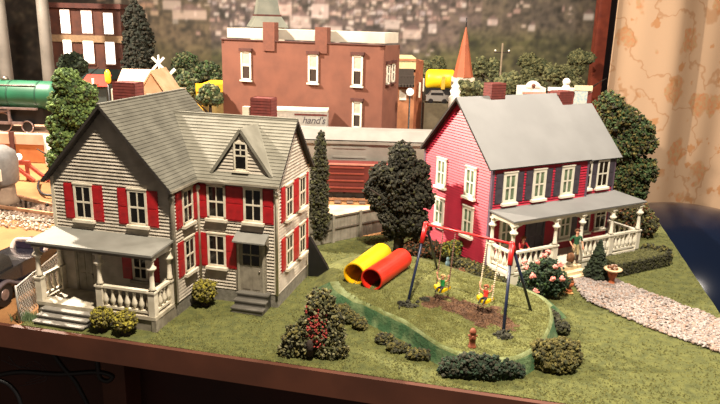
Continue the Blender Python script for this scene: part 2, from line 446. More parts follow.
# ================================================================== HOUSE PIECES
FRONT, RIGHT, LEFT = 0.0, PI/2, -PI/2
def put(o, parent, loc, rz): o.parent = parent; o.location = loc; o.rotation_euler = (0, 0, rz); return o
def win_proto(w, h, mf, mg, ms, c=.16, q=.045):
    """window: frame part with pane and sill sub-parts. x along the wall, -y outwards, origin at bottom centre"""
    fr = MB()
    fr.bb(-w/2, -w/2+c, -.16, 0, 0, h); fr.bb(w/2-c, w/2, -.16, 0, 0, h); fr.bb(-w/2, w/2, -.16, 0, h-c, h); fr.bb(-w/2, w/2, -.16, 0, 0, c)
    fr.bb(-w/2+c, w/2-c, -.145, 0, h*.5-.06, h*.5+.06); fr.bb(-q, q, -.135, 0, c, h-c)
    fr.bb(-w/2-.04, w/2+.04, -.2, 0, h, h+.1)
    f = fr.build('window', mf)
    g = MB().bb(-w/2+c*.5, w/2-c*.5, -.105, 0, c*.5, h-c*.5).build('pane', mg, f)
    s = MB().bb(-w/2-.12, w/2+.12, -.34, 0, -.2, 0).build('sill', ms, f)
    return f
def shutter_mesh(w, h):
    m = MB(); m.bb(-w/2, w/2, -.1, 0, 0, h)
    for z0, z1 in ((.1, h*.48), (h*.52, h-.1)): m.bb(-w/2+.1, w/2-.1, -.125, -.1, z0, z1)
    return m
used = {}
def place(proto, key, parent, loc, rz):
    if key not in used: used[key] = 1; return put(proto, parent, loc, rz)
    c = copy_tree(proto, parent); c.location = loc; c.rotation_euler = (0, 0, rz); return c
def turned_post(h, w=.42, railz=1.75):
    m = MB(); m.bb(-w/2, w/2, -w/2, w/2, 0, railz)
    m.bb(-w/2-.06, w/2+.06, -w/2-.06, w/2+.06, railz-.12, railz)
    r = w*.42
    m.lathe([(r, railz), (r*1.15, railz+.15), (r*.85, railz+.3), (r*.75, h-.95), (r*.9, h-.85), (r*1.75, h-.7), (r*1.75, h-.6), (r*.9, h-.45), (r*1.1, h-.1), (r*1.5, h)], n=12)
    m.bb(-w/2, w/2, -w/2, w/2, h-.12, h)
    return m
def railing(parent, a, b, z0, z1, n, m, name='railing'):
    """railing part from a to b (house-local xy) with baluster sub-parts"""
    a = V(a[0], a[1], 0); b = V(b[0], b[1], 0); mb = MB()
    mb.bar(a+V(0, 0, z1), b+V(0, 0, z1), .3, .17); mb.bar(a+V(0, 0, z0), b+V(0, 0, z0), .22, .16)
    r = mb.build(name, m, parent)
    bp = MB(); h = z1-z0-.15
    bp.lathe([(.09, 0), (.09, h*.1), (.17, h*.22), (.19, h*.34), (.1, h*.62), (.07, h*.8), (.12, h*.88), (.09, h)], n=8)
    pr = None
    for i in range(n):
        p = a.lerp(b, (i+.5)/n)
        if pr is None: pr = bp.build('baluster', m, r, (p.x, p.y, z0+.07))
        else:
            c = pr.copy(); C.objects.link(c); c.parent = r; c.location = (p.x, p.y, z0+.07)
    return r
def roof_plane(parent, name, e0, e1, up, m, mu, th=.16, pitch=.27, lip=.045, poly=None):
    """e0-e1 eave line, up = vector eave to ridge"""
    e0, e1, up = Vector(e0), Vector(e1), Vector(up); ea = (e1-e0); L = ea.length; ea.normalize(); H = up.length; eb = up.normalized()
    nn = ea.cross(eb)
    if nn.z < 0: nn = -nn
    poly = poly or [(0, 0), (L, 0), (L, H), (0, H)]
    mb = MB(); mb.prism([e0+ea*a+eb*b-nn*th for a, b in poly], nn*th, 1)
    if lip: mb.courses(e0+nn*.005, ea, eb, nn, poly, pitch, lip, 0)
    else: mb.add([e0+ea*a+eb*b+nn*.01 for a, b in poly], [tuple(range(len(poly)))], 0)
    o = mb.build(name, [m, mu], parent); return o
M_under = mat('roof_edge_brown', (44, 38, 33), .75)

# ================================================================== GREY HOUSE
H1 = thing('farmhouse', 'grey clapboard L-shaped toy house with red shutters and a front porch', 'house', (-5.74, 44.27, .0), -.2484)
wB, dB, wA, pA, eA, eB, oA, oB, hE, sl = 6.01, 6.47, 9.01, 3.41, .42, .53, .7, .42, 8.98, 1.095
uA0, uA1 = -wB-wA, -wB; uM = (uA0+uA1)/2; zA = 14.37; zB = 13.09; vM = dB/2
wt = 9.22
core = MB()
core.prism([(uA0+.1, -pA+.1, 0), (uA1-.1, -pA+.1, 0), (uA1-.1, -pA+.1, wt-.1), (uM, -pA+.1, zA-.35), (uA0+.1, -pA+.1, wt-.1)], (0, pA+dB-.2, 0))
core.prism([(-.1, .1, 0), (-.1, dB-.1, 0), (-.1, dB-.1, wt-.1), (-.1, vM, zB-.35), (-.1, .1, wt-.1)], (-wB-1, 0, 0))
core.build('wall_core', M_side, H1)  # unseen solid core, added behind the siding to block light
sd = MB(); X, Y, Z = V(1, 0, 0), V(0, 1, 0), V(0, 0, 1)
PITCH_S, LIP = .24, .115
sd.courses((0, -pA, 0), X, Z, -Y, [(uA0, 1), (uA1, 1), (uA1, wt), (uM, zA-.25), (uA0, wt)], PITCH_S, LIP)
sd.build('front_wall', M_side, H1)
sd = MB(); sd.courses((uA1, 0, 0), Y, Z, X, [(-pA, 1), (0, 1), (0, wt), (-pA, wt)], PITCH_S, LIP)
sd.courses((0, 0, 0), X, Z, -Y, [(-wB, 1), (0, 1), (0, wt), (-wB, wt)], PITCH_S, LIP); sd.build('inner_wall', M_side, H1)
sd = MB(); sd.courses((0, 0, 0), Y, Z, X, [(0, 1), (dB, 1), (dB, wt), (vM, zB-.25), (0, wt)], PITCH_S, LIP); sd.build('end_wall', M_side, H1)
sd = MB(); sd.courses((uA0, 0, 0), Y, Z, -X, [(-pA, 1), (dB, 1), (dB, wt), (-pA, wt)], PITCH_S, LIP)
sd.courses((0, dB, 0), X, Z, Y, [(uA0, 1), (0, 1), (0, wt), (uA0, wt)], PITCH_S, LIP); sd.build('rear_wall', M_side, H1)
fd = MB(); fd.bb(uA0-.05, uA1+.06, -pA-.06, dB+.05, -.05, 1.02); fd.bb(-wB, .08, -.08, dB+.06, -.05, 1.02); fd.build('foundation', M_found, H1)
for (x, y) in ((uA0, -pA), (uA1, -pA), (uA1+.02, 0), (0, 0), (0, dB)):
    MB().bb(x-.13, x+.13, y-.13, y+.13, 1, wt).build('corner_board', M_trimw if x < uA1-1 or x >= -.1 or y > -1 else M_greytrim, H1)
# roofs
rise = V(uM-(uA1+eA), 0, zA-hE)
RA = -pA-oA
roof_plane(H1, 'roof', (uA1+eA, RA, hE), (uA1+eA, dB+.65, hE), rise, M_roofa, M_under)
roof_plane(H1, 'roof', (uA0-eA, RA, hE), (uA0-eA, dB+.65, hE), V(-rise.x, 0, rise.z), M_roofa, M_under)
roof_plane(H1, 'wing_roof', (-9.4, -eB, hE), (oB, -eB, hE), V(0, vM+eB, zB-hE), M_roofb, M_under)
roof_plane(H1, 'wing_roof', (-9.4, dB+eB, hE), (oB, dB+eB, hE), V(0, -(vM+eB), zB-hE), M_roofb, M_under)
# ridge caps, gutters
MB().bar((uM, RA, zA+.03), (uM, dB+.65, zA+.03), .22, .08).build('ridge_cap', M_roofa, H1)
MB().bar((-9.4, vM, zB+.03), (oB, vM, zB+.03), .2, .08).build('ridge_cap', M_roofb, H1)
MB().bar((uA1+eA, -eB, hE), (oB, -eB, hE), .12, .16).build('gutter', M_greytrim, H1)
MB().bar((uA1+eA, RA, hE), (uA1+eA, -eB, hE), .12, .16).build('gutter', M_greytrim, H1)
for (x, y) in ((uA1+.08, -pA-.2), (uA1+.2, -.2), (.1, -.2)):
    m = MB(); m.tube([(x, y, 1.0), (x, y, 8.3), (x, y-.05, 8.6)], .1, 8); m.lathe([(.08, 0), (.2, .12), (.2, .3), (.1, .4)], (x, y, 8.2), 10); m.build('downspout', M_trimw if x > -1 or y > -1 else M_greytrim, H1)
# dormer
dz = 12.65; dc = -2.55; hw = 2.25; zb0 = 9.5
m = MB()
for sg in (-1, 1):
    A = V(dc, -.12, dz); B = V(dc, 2.82, dz); D = V(dc+sg*hw, -.12, zb0); E2 = V(dc+sg*hw, .1, zb0+.1)
    nn = (B-A).cross(D-A).normalized(); nn = nn if nn.z > 0 else -nn
    m.prism([A+nn*.1, B+nn*.1, E2+nn*.1, D+nn*.1], -nn*.2, 0)
DR = m.build('dormer_roof', M_roofb, H1); 
dw = MB(); dw.courses((0, .12, 0), X, Z, -Y, [(dc-1.95, 9.65), (dc+1.95, 9.65), (dc, 12.4)], .24, .08); dw.prism([(dc-1.95, .13, 9.6), (dc+1.95, .13, 9.6), (dc, .13, 12.35)], (0, 2.2, 0)); dw.build('dormer_wall', M_side, H1)
# windows
W1 = win_proto(1.42, 2.45, M_trimw, M_glass, M_trimw)
SH = shutter_mesh(.78, 2.5).build('shutter', M_shutter)
def w1(x, y, z, rz, sides='LR'):
    place(W1, 'W1', H1, (x, y, z), rz)
    for s_ in sides:
        d = (-1.1 if s_ == 'L' else 1.1); place(SH, 'SH', H1, (x+d*math.cos(rz), y+d*math.sin(rz), z-.05), rz)
for x in (-12.6, -8.45): w1(x, -pA-.05, 6.35, FRONT)
w1(-4.42, -.05, 6.25, FRONT); w1(-1.65, -.05, 6.25, FRONT); w1(-4.5, -.05, 2.65, FRONT)
w1(uA1+.05, -1.6, 6.2, RIGHT); w1(uA1+.05, -1.6, 2.7, RIGHT)
for y in (2.15, 4.95):
    for z in (6.15, 2.45): w1(.05, y, z, RIGHT)
# dormer window
f = MB(); f.bb(-.5, -.38, -.14, 0, 0, 2); f.bb(.38, .5, -.14, 0, 0, 2); f.bb(-.5, .5, -.14, 0, 1.86, 2); f.bb(-.5, .5, -.14, 0, .0, .14); f.bb(-.4, .4, -.1, 0, 1.0, 1.1); f.bb(-.04, .04, -.1, 0, 1.1, 1.9); f.bb(-.4, .4, -.1, 0, 1.42, 1.5)
dwn = f.build('window', M_trimw, H1, (dc-.02, .08, 9.8)); MB().bb(-.42, .42, -.08, 0, .1, 1.9).build('pane', M_glass, dwn); MB().bb(-.6, .6, -.24, 0, -.12, .02).build('sill', M_trimw, dwn)
# porch
pv = -pA-2.72
MB().bb(uA0-.02, uA1+.02, pv, -pA, .82, 1.06).build('porch_deck', M_deck, H1)
MB().bb(uA0, -14.3, pv+.1, pv+.25, 0, .82).bb(uA0, uA0+.16, pv+.1, -pA, 0, .82).build('porch_skirt', M_greytrim, H1)
m = MB(); m.bb(-10.2, uA1, pv+.1, pv+.25, 0, .82); m.bb(uA1-.18, uA1-.02, pv+.1, -pA, 0, .82); 
m.bb(-10.27, -9.93, pv+.02, pv+.3, 0, .82)
m.bb(uA1-.3, uA1+.02, pv+.02, pv+.4, 0, .82); m.bb(uA1-.3, uA1+.02, -pA-.35, -pA, 0, .82); m.build('porch_skirt', M_greytrim, H1)
m = MB(); z0, z1 = 5.62, 5.42
m.prism([(uA0-.1, -pA, z0), (uA0-.1, pv-.3, z1), (uA0-.1, pv-.3, z1-.14), (uA0-.1, -pA, z0-.14)], (wA+.25, 0, 0)); m.build('porch_roof', M_porchgrey, H1)
m = MB(); m.bb(uA0, uA1, pv+.02, pv+.3, 4.98, 5.26); m.bb(uA0, uA0+.25, pv, -pA, 4.98, 5.28); m.bb(uA1-.25, uA1, pv, -pA, 4.98, 5.28); m.build('porch_beam', M_greytrim, H1)
PP = turned_post(3.95, .46).build('porch_post', M_trimw)
for (x, y) in ((-14.78, pv+.25), (-10.1, pv+.25), (-6.25, pv+.25), (-14.8, -pA-.3), (-6.25, -pA-.3)): place(PP, 'PP', H1, (x, y, 1.06), 0)
railing(H1, (-10.0, pv+.25), (-6.3, pv+.25), 1.3, 2.72, 7, M_trimw); railing(H1, (-6.25, pv+.3), (-6.25, -pA-.35), 1.3, 2.72, 4, M_trimw); railing(H1, (-14.8, pv+.3), (-14.8, -pA-.35), 1.3, 2.72, 4, M_trimw)
m = MB()
for i in range(3): m.bb(-14.3, -10.6, pv-.42*(i+1), pv+.1, 0, .82-.27*i-.09); 
stp = m.build('porch_steps', M_step, H1)
tr = MB()
for i in range(3): tr.bb(-14.38, -10.52, pv-.42*(i+1)-.07, pv-.42*i+.02, .82-.27*i-.09, .82-.27*i-.01)
tr.build('tread', mat('worn_tread', (134, 128, 118), .6), stp)
# porch door, window
def panel_door(parent, w, h, m_, mk, loc, rz=0, light=None):
    d = MB(); d.bb(-w/2, w/2, -.1, 0, 0, h)
    if light:
        zs = ((.15, h*.48),)
    else: zs = ((.2, h*.45), (h*.52, h-.2))
    for z0, z1 in zs:
        for s_ in (-1, 1):
            cx = s_*w*.22; d.bb(cx-w*.17, cx+w*.17, -.13, 0, z0, z1); 
    o = d.build('door', m_, parent, loc, rz)
    c = MB(); c.bb(-w/2-.18, -w/2, -.16, 0, 0, h+.18); c.bb(w/2, w/2+.18, -.16, 0, 0, h+.18); c.bb(-w/2, w/2, -.16, 0, h, h+.18); c.build('door_frame', mk, o)
    MB().ball((w*.38, -.16, h*.42), .07, 5).build('door_knob', M_steel, o)
    if light:
        g = MB(); g.bb(-w*.36, w*.36, -.12, 0, h*.53, h-.15); g.build('pane', M_glass, o)
        g = MB(); g.bb(-.04, .04, -.15, 0, h*.53, h-.15); g.bb(-w*.36, w*.36, -.15, 0, h*.73, h*.76); g.build('muntin', m_, o)
    return o
panel_door(H1, 1.3, 3.0, M_greytrim, M_greytrim, (-12.85, -pA-.04, 1.06))
WP = win_proto(1.2, 1.75, M_trimw, M_glass, M_greytrim); put(WP, H1, (-8.55, -pA-.05, 2.4), 0)
SP = shutter_mesh(.8, 1.8).build('shutter', M_shutter); put(SP, H1, (-9.56, -pA-.03, 2.35), 0)
c = SP.copy(); C.objects.link(c); c.parent = H1; c.location = (-7.54, -pA-.03, 2.35)
# side door, awning, steps
MB().bb(-3.1, -.72, -.12, 0, 1.05, 5.3).build('door_surround', M_greytrim, H1)
panel_door(H1, 1.7, 3.7, M_greytrim, mat('door_frame_taupe', (152, 144, 126), .6), (-1.85, -.12, 1.1), 0, True)
m = MB(); m.prism([(-2.95, 0, 5.5), (-2.95, -.95, 5.0), (-2.95, -.95, 4.9), (-2.95, 0, 5.4)], (2.42, 0, 0)); aw = m.build('awning', M_porchgrey, H1)
m = MB()
for x in (-2.85, -.63): m.prism([(x, -.1, 5.35), (x, -.8, 4.98), (x, -.7, 4.9), (x, -.1, 4.4)], (.1, 0, 0))
m.build('bracket', M_greytrim, aw)
m = MB(); m.bb(-2.75, -.45, -.7, 0, 0, 1.05)
for i in range(2): m.bb(-2.75, -.45, -.7-.5*(i+1), 0, 0, 1.05-.36*(i+1))
st2 = m.build('side_steps', M_step, H1); m = MB()
m.bb(-2.82, -.38, -.76, 0, 1.0, 1.09)
for i in range(2): m.bb(-2.82, -.38, -.76-.5*(i+1), -.7-.5*i, 1.0-.36*(i+1), 1.09-.36*(i+1))
m.build('tread', M_step, st2)
# chimneys
def chimney(parent, x, y, z0, z1, w, d):
    m = MB()
    for e, n, o in ((X, -Y, (x-w/2, y-d/2, 0)), (X, Y, (x-w/2, y+d/2, 0))): m.courses(o, e, Z, n, [(0, z0), (w, z0), (w, z1), (0, z1)], .22, .03)
    for e, n, o in ((Y, -X, (x-w/2, y-d/2, 0)), (Y, X, (x+w/2, y-d/2, 0))): m.courses(o, e, Z, n, [(0, z0), (d, z0), (d, z1), (0, z1)], .22, .03)
    m.bb(x-w/2+.02, x+w/2-.02, y-d/2+.02, y+d/2-.02, z0, z1-.03)
    c = m.build('chimney', M_brick, parent); return c
chimney(H1, -12.9, 3.0, 12, 15.15, 1.85, 1.2); chimney(H1, -2.9, 5.0, 11, 14.3, 1.6, 1.2)
MB().bb(-4.55, -3.95, 4.8, 5.3, 11.8, 13.55).build('vent_stack', M_trimw, H1)

# ================================================================== RED HOUSE
H2 = thing('farmhouse', 'crimson clapboard toy house with slate blue shutters and long white porch', 'house', (10.48, 51.92, 0), .5065)
w2, L2, hE2, s2, e2, o2 = 9.42, 10.51, 8.885, 1.023, .34, .53
zR = 14.04; v2 = w2/2; wt2 = 9.0
core = MB(); core.prism([(.1, .1, 0), (.1, w2-.1, 0), (.1, w2-.1, wt2-.1), (.1, v2, zR-.35), (.1, .1, wt2-.1)], (L2-.1, 0, 0))
core.prism([(L2-.1, .6, 0), (L2-.1, 8.2, 0), (L2-.1, 8.2, 8.6), (L2-.1, 4.4, 12.6), (L2-.1, .6, 8.6)], (3.9, 0, 0)); core.build('wall_core', M_pink, H2)  # unseen core added inside the walls to keep light from leaking through
sd = MB(); sd.courses((0, 0, 0), Y, Z, -X, [(0, .6), (w2, .6), (w2, wt2), (v2, zR-.25), (0, wt2)], .235, .11); sd.build('end_wall', M_pink, H2)
sd = MB(); sd.courses((0, 0, 0), X, Z, -Y, [(0, .6), (L2, .6), (L2, wt2), (0, wt2)], .235, .11); sd.build('front_wall', M_pink, H2)
sd = MB(); sd.courses((0, .5, 0), X, Z, -Y, [(L2, .6), (14.4, .6), (14.4, 8.7), (L2, 8.7)], .235, .11)
sd.courses((14.4, 0, 0), Y, Z, X, [(.5, .6), (8.3, .6), (8.3, 8.7), (4.4, 12.8), (.5, 8.7)], .235, .11); sd.build('annex_wall', M_pink, H2)
m = MB(); m.bb(-.05, L2, -.05, w2+.05, -.05, .65); m.bb(L2, 14.45, .45, 8.35, -.05, .65); m.build('foundation', M_found, H2)
for x, y, zt in ((0, 0, wt2), (0, w2, wt2), (14.4, .5, 8.6), (L2, 0, wt2)): MB().bb(x-.12, x+.12, y-.12, y+.12, .6, zt).build('corner_board', M_lav, H2)
roof_plane(H2, 'roof', (-o2, -e2, hE2), (L2+.15, -e2, hE2), V(0, v2+e2, zR-hE2), M_roof2, M_under, lip=0)
roof_plane(H2, 'roof', (-o2, w2+e2, hE2), (L2+.15, w2+e2, hE2), V(0, -v2-e2, zR-hE2), M_roof2, M_under, lip=0)
roof_plane(H2, 'annex_roof', (L2, .16, 8.66), (15.0, .16, 8.66), V(0, 4.24, 4.34), M_roof2, M_under, lip=0)
roof_plane(H2, 'annex_roof', (L2, 8.64, 8.66), (15.0, 8.64, 8.66), V(0, -4.24, 4.34), M_roof2, M_under, lip=0)
W2a = win_proto(1.4, 2.5, M_white, M_mint, M_white, .24, .09); W2b = win_proto(1.42, 2.5, M_white, M_glass, M_white)
SH2 = shutter_mesh(.74, 2.5).build('shutter', M_slate)
for y, z in ((6.7, 5.95), (2.58, 5.98), (6.7, 2.35), (2.58, 2.6)): place(W2a, 'W2a', H2, (-.05, y, z), LEFT)
for x in (1.76, 4.91, 8.1):
    place(W2a, 'W2a', H2, (x, -.05, 5.95), FRONT)
    for d in (-1.08, 1.08): place(SH2, 'SH2', H2, (x+d, -.03, 5.95), FRONT)
place(W2b, 'W2b', H2, (12.92, .47, 6.05), FRONT)
put(win_proto(1.0, 2.4, M_white, M_glass, M_white), H2, (11.0, .47, 6.1), FRONT)
for x in (11.86, 13.98): place(SH2, 'SH2', H2, (x, .47, 6.02), FRONT)
place(W2a, 'W2a', H2, (1.76, -.05, 2.2), FRONT); place(W2a, 'W2a', H2, (8.4, -.05, 2.0), FRONT); place(SH2, 'SH2', H2, (9.5, -.03, 2.0), FRONT)
place(W2b, 'W2b', H2, (10.9+.35, .47, 2.0), FRONT); place(W2b, 'W2b', H2, (13.3, .47, 2.1), FRONT)
panel_door(H2, 1.75, 3.5, M_slate, M_slate, (4.95, -.04, 1.1))
# porch
pv = -3.0
m = MB(); m.bb(-.05, 14.6, pv, 0, .84, 1.06); m.bb(L2, 14.6, 0, .5, .84, 1.06); m.build('porch_deck', M_white, H2)
m = MB(); m.bb(0, 4.7, pv+.05, pv+.18, 0, .84); m.bb(0, .13, pv+.05, -.1, 0, .84); m.bb(-.05, .35, pv, pv+.35, 0, .84); m.build('porch_skirt', M_white, H2)
m = MB(); m.bb(7.6, 14.55, pv+.05, pv+.18, 0, .84); m.bb(14.4, 14.55, pv+.05, .4, 0, .84); m.build('porch_skirt', M_white, H2)
m = MB(); z0, z1 = 5.55, 5.38
m.prism([(-.15, 0, z0), (-.15, pv-.12, z1), (-.15, pv-.12, z1-.13), (-.15, 0, z0-.13)], (L2+.15, 0, 0)); m.prism([(L2, .48, z0+.02), (L2, pv-.12, z1), (L2, pv-.12, z1-.13), (L2, .48, z0-.13)], (14.85-L2, 0, 0)); m.build('porch_roof', M_roof2, H2)
m = MB(); m.bb(0, 14.6, pv+.02, pv+.25, 4.98, 5.24); m.bb(0, .22, pv, -.1, 4.98, 5.28); m.bb(14.4, 14.6, pv, .45, 4.98, 5.28)
posts = [(.15, pv+.17), (4.6, pv+.17), (7.5, pv+.17), (11.1, pv+.17), (14.45, pv+.17), (.15, -.3)]
def bracket(m, x, y, sx, sy):
    for k in range(5):
        a0 = k/5*PI/2; a1 = (k+1)/5*PI/2; r = .75
        p = lambda a: (x+sx*(r-r*math.cos(a)), y+sy*(r-r*math.cos(a)), 4.2+r*math.sin(a))
        q = p((a0+a1)/2); a_ = p(a0); b_ = p(a1)
        m.bar(a_, b_, .1, .14)
for i, (x, y) in enumerate(posts[:5]):
    if i > 0: bracket(m, x, y, -1, 0)
    if i < 4: bracket(m, x, y, 1, 0)
bracket(m, .15, pv+.17, 0, 1); bracket(m, .15, -.3, 0, -1); m.build('porch_beam', M_white, H2)
P2 = turned_post(3.95, .44).build('porch_post', M_white)
for x, y in posts: place(P2, 'P2', H2, (x, y, 1.06), 0)
railing(H2, (.2, pv+.17), (4.6, pv+.17), 1.3, 2.7, 8, M_white); railing(H2, (7.5, pv+.17), (11.1, pv+.17), 1.3, 2.7, 7, M_white); railing(H2, (11.1, pv+.17), (14.45, pv+.17), 1.3, 2.7, 7, M_white)
railing(H2, (.15, pv+.2), (.15, -.3), 1.3, 2.7, 5, M_white); railing(H2, (14.45, pv+.2), (14.45, .4), 1.3, 2.7, 6, M_white)
M_cream = mat('cream_step', (214, 196, 160), .6, (190, 168, 130), 1)
m = MB()
for i in range(3): m.bb(4.85, 7.3, pv-.45*(i+1), pv+.1, 0, .84-.27*i-.02)
m.build('porch_steps', M_cream, H2)
chimney(H2, 3.7, 4.95, 12.5, 15.1, 1.5, 1.1); chimney(H2, 11.6, 5.0, 11, 14.2, 1.6, 1.2)

# ================================================================== GARDEN PLANTS
def plant(name, label, cat, loc, ells, n, size, mats, seed=1, trunk_=None, group=None, weights=None, shell=.75, part='foliage'):
    t = thing(name, label, cat, loc, 0, group)
    foliage(ells, n, size, seed, len(mats), shell, None, weights).build(part, mats, t)
    if trunk_: trunk(trunk_[0], trunk_[1], seed, branches=trunk_[2] if len(trunk_) > 2 else 3).build('trunk', M_bark, t)
    return t
def L_(p): return (p.x, p.y, 0)
plant('round_bush', 'yellow green ball bush at the foot of the porch steps', 'bush', L_(T(7.25, .72)), [(0, 0, 1.0, .68, .68, .66)], 230, .15, [M_yolive, M_olive], 3, (.7, .22, 0))
plant('round_bush', 'yellow green ball bush at the front table edge under the porch railing', 'bush', L_(T(8.95, .72)), [(0, 0, .98, .7, .7, .66)], 230, .15, [M_yolive, M_olive], 4, (.7, .24, 0))
plant('round_bush', 'yellow green ball bush in the inner corner of the grey house', 'bush', (-10.9, 44.25, 0), [(0, 0, 1.2, .84, .84, .78)], 300, .15, [M_yolive, M_olive], 5, (.7, .24, 0))
p = gr(318, 244)
plant('cypress', 'narrow columnar dark cypress between the grey house and the board fence', 'tree', L_(p), [(0, 0, 2.3, 1.05, 1.0, 2.2), (0, 0, 4.7, .92, .9, 2.2), (.1, 0, 7.0, .75, .72, 1.9), (.15, 0, 8.8, .5, .5, 1.4), (.2, 0, 9.8, .3, .3, .7)], 1500, .17, [M_leafdk2, M_olive2], 6, (3, .25, 0))
p = gr(398, 253)
plant('dark_tree', 'broad almost black foam tree beside the crimson house gable', 'tree', L_(p),
      [(.1, 0, 6.6, 1.9, 1.9, 2.2), (.0, 0, 8.7, 1.2, 1.2, 1.3), (-1.7, .2, 4.9, 1.2, 1.3, 1.2), (-1.5, 0, 7.1, 1.3, 1.2, 1.0), (1.5, 0, 5.4, 1.5, 1.5, 1.7), (1.5, -.2, 2.6, 1.3, 1.2, 1.1), (-.3, .1, 2.2, 1.2, 1.1, .9), (-2.3, .1, 5.9, .9, .9, .9), (1.3, .1, 7.4, 1.2, 1.2, 1.1), (.8, -.4, 3.3, 1.7, 1.5, 1.3), (-.9, -.3, 3.4, 1.0, 1.1, .9), (.3, -.4, 5.0, 1.6, 1.5, 1.4)],
      2600, .2, [M_leafdk, M_leafdk2, M_leafdk2, M_olive2], 7, (6, .35, 5), weights=[5, 5, 2, 1])
p = gr(411, 255)
plant('low_shrub', 'small dark shrub at the foot of the almost black tree', 'shrub', (p.x+.2, p.y-.2, 0), [(0, 0, .7, 1.0, .7, .8), (.8, -.3, .4, .6, .5, .5)], 260, .14, [M_leafdk2, M_rust], 8)
p = gr(450, 262)
plant('flowering_shrub', 'yellow green flowering shrub against the crimson gable wall', 'shrub', (p.x, p.y, 0), [(0, 0, 1.1, .95, .8, .75), (.4, .1, 1.6, .6, .5, .35)], 320, .13, [M_yolive, M_leafg, M_olive2], 9, (.9, .1, 2))
p = gr(434, 258)
plant('dry_shrub', 'brown dried shrub left of the yellow green shrub at the crimson gable', 'shrub', (p.x-.1, p.y, 0), [(0, 0, .75, .9, .7, .8), (-.6, .5, 1.2, .6, .5, .6)], 300, .13, [M_rust, M_olive2, M_leafdk2], 10)
p = gr(446, 276)
plant('dry_ground_cover', 'low rusty brown ground cover in front of the gable shrubs', 'shrub', (p.x, p.y, 0), [(0, 0, .2, 1.9, 1.1, .35), (-1.2, .9, .2, 1.0, .8, .3), (1.2, .1, .25, .9, .7, .35)], 420, .13, [M_rust, M_olive2], 12)
_h2 = Matrix.Translation(V(10.48, 51.92, 0)) @ Matrix.Rotation(.5065, 4, 'Z'); p = _h2 @ V(-.95, 0, 0)
mbh = []
for k_, (u_, v_, z_, r_) in enumerate(((-.9, -2.9, .45, .6), (-1.0, -1.9, .5, .7), (-1.0, -.8, .55, .75), (-1.0, .3, .5, .7), (-1.1, 1.4, .5, .7), (-1.2, 2.4, .4, .6), (-1.9, -.4, .3, .5))):
    q_ = _h2 @ V(u_, v_, 0)-p; mbh.append((q_.x, q_.y, z_, r_, r_, r_*.85))
plant('low_hedge', 'low olive hedge around the left end of the long white porch', 'hedge', (p.x, p.y, 0), mbh, 900, .14, [M_olive2, M_olive, M_leafdk2], 13, weights=[4, 4, 2])
# rose bush
p = gr(541, 297)
t = plant('rose_bush', 'large green rose bush with pink blooms left of the porch steps', 'bush', (p.x, p.y, 0), [(0, .2, 1.5, 1.55, 1.2, 1.25), (-.9, 0, 1.0, 1.0, .8, .9), (1.0, 0, 1.2, 1.0, .8, 1.0), (.2, .1, 2.3, 1.0, .8, .8)], 1100, .13, [M_bluegreen, M_conif2, M_leafg2], 14, (1.2, .12, 4), weights=[4, 3, 2])
rr = random.Random(5)
for (x, y) in ((533, 276), (525, 267), (539, 262), (556, 267), (552, 279), (536, 291), (549, 252), (562, 279), (524, 262), (544, 256), (560, 264)):
    q = at(x, y, p.y-1.0)-V(p.x, p.y, 0)
    m = MB()
    for k in range(9): chunk(m, (q.x+rr.uniform(-.14, .14), q.y+rr.uniform(-.08, .08), q.z+rr.uniform(-.12, .12)), rr.uniform(.09, .15), rr, 0)
    m.build('bloom', M_pinkfl, t)
def cone_tree(label, x, y, h, r, seed):
    t = thing('cone_conifer', label, 'tree', (x, y, 0)); m = MB(); rn = random.Random(seed)
    m.lathe([(r*.8, .1), (r*.85, .35), (.04, h*.95)], n=12)
    for i in range(520):
        z = rn.random()**1.4; a = rn.uniform(0, 6.28); q = r*(1-z)*rn.uniform(.85, 1.12)+.05
        if z < .08: q *= .85
        chunk(m, (q*math.cos(a), q*math.sin(a), .12+z*h*.95), .1+.06*rn.random()*(1-z), rn, rn.randrange(2), .8)
    m.build('foliage', [M_conif, M_conif2], t); MB().tube([(0, 0, -.02), (0, 0, .5)], .12, 7).build('trunk', M_bark, t); return t
p = gr(596, 279); cone_tree('cone shaped dark green conifer right of the porch steps', p.x, p.y, 3.35, .98, 20)
p = gr(552, 266); cone_tree('smaller pointed conifer behind the rose bush beside the porch steps', p.x-.1, p.y, 2.35, .6, 21)
# urn planter
p = gr(611, 285)
t = thing('urn_planter', 'terracotta urn with wide cream rim beside the cone conifer', 'planter', (p.x, p.y, 0))
M_terra = mat('terracotta', (176, 96, 52), .7, (146, 74, 38), 3)
MB().lathe([(.42, 0), (.42, .12), (.26, .2), (.2, .55), (.34, .8), (.42, 1.15), (.3, 1.2)], n=16).build('urn', M_terra, t)
MB().lathe([(.36, 1.15), (.68, 1.3), (.72, 1.4), (.5, 1.42), (.42, 1.32)], n=18).build('rim', mat('cream_rim', (214, 184, 144), .6), t)
foliage([(0, 0, 1.45, .36, .36, .28)], 60, .1, 4, 2).build('planting', [M_rust, mat('pale_bloom', (200, 170, 150), .9)], t)
p = gr(600, 290)
# tiered pot by the rose bush
p = gr(568, 293)
t = thing('tiered_planter', 'small tiered terracotta pot on a tan plate at the path edge', 'planter', (p.x, p.y, 0))
MB().lathe([(.42, 0), (.46, .1), (.3, .14)], n=4, smooth=False).build('base_plate', mat('tan_plate', (190, 140, 84), .7), t)
MB().lathe([(.26, .12), (.32, .3), (.2, .4), (.2, .5), (.34, .62), (.36, .95), (.3, .95)], n=14).build('pot', M_terra, t)
foliage([(0, 0, 1.05, .3, .3, .25)], 60, .1, 4, 2).build('planting', [M_rust, M_conif2], t)
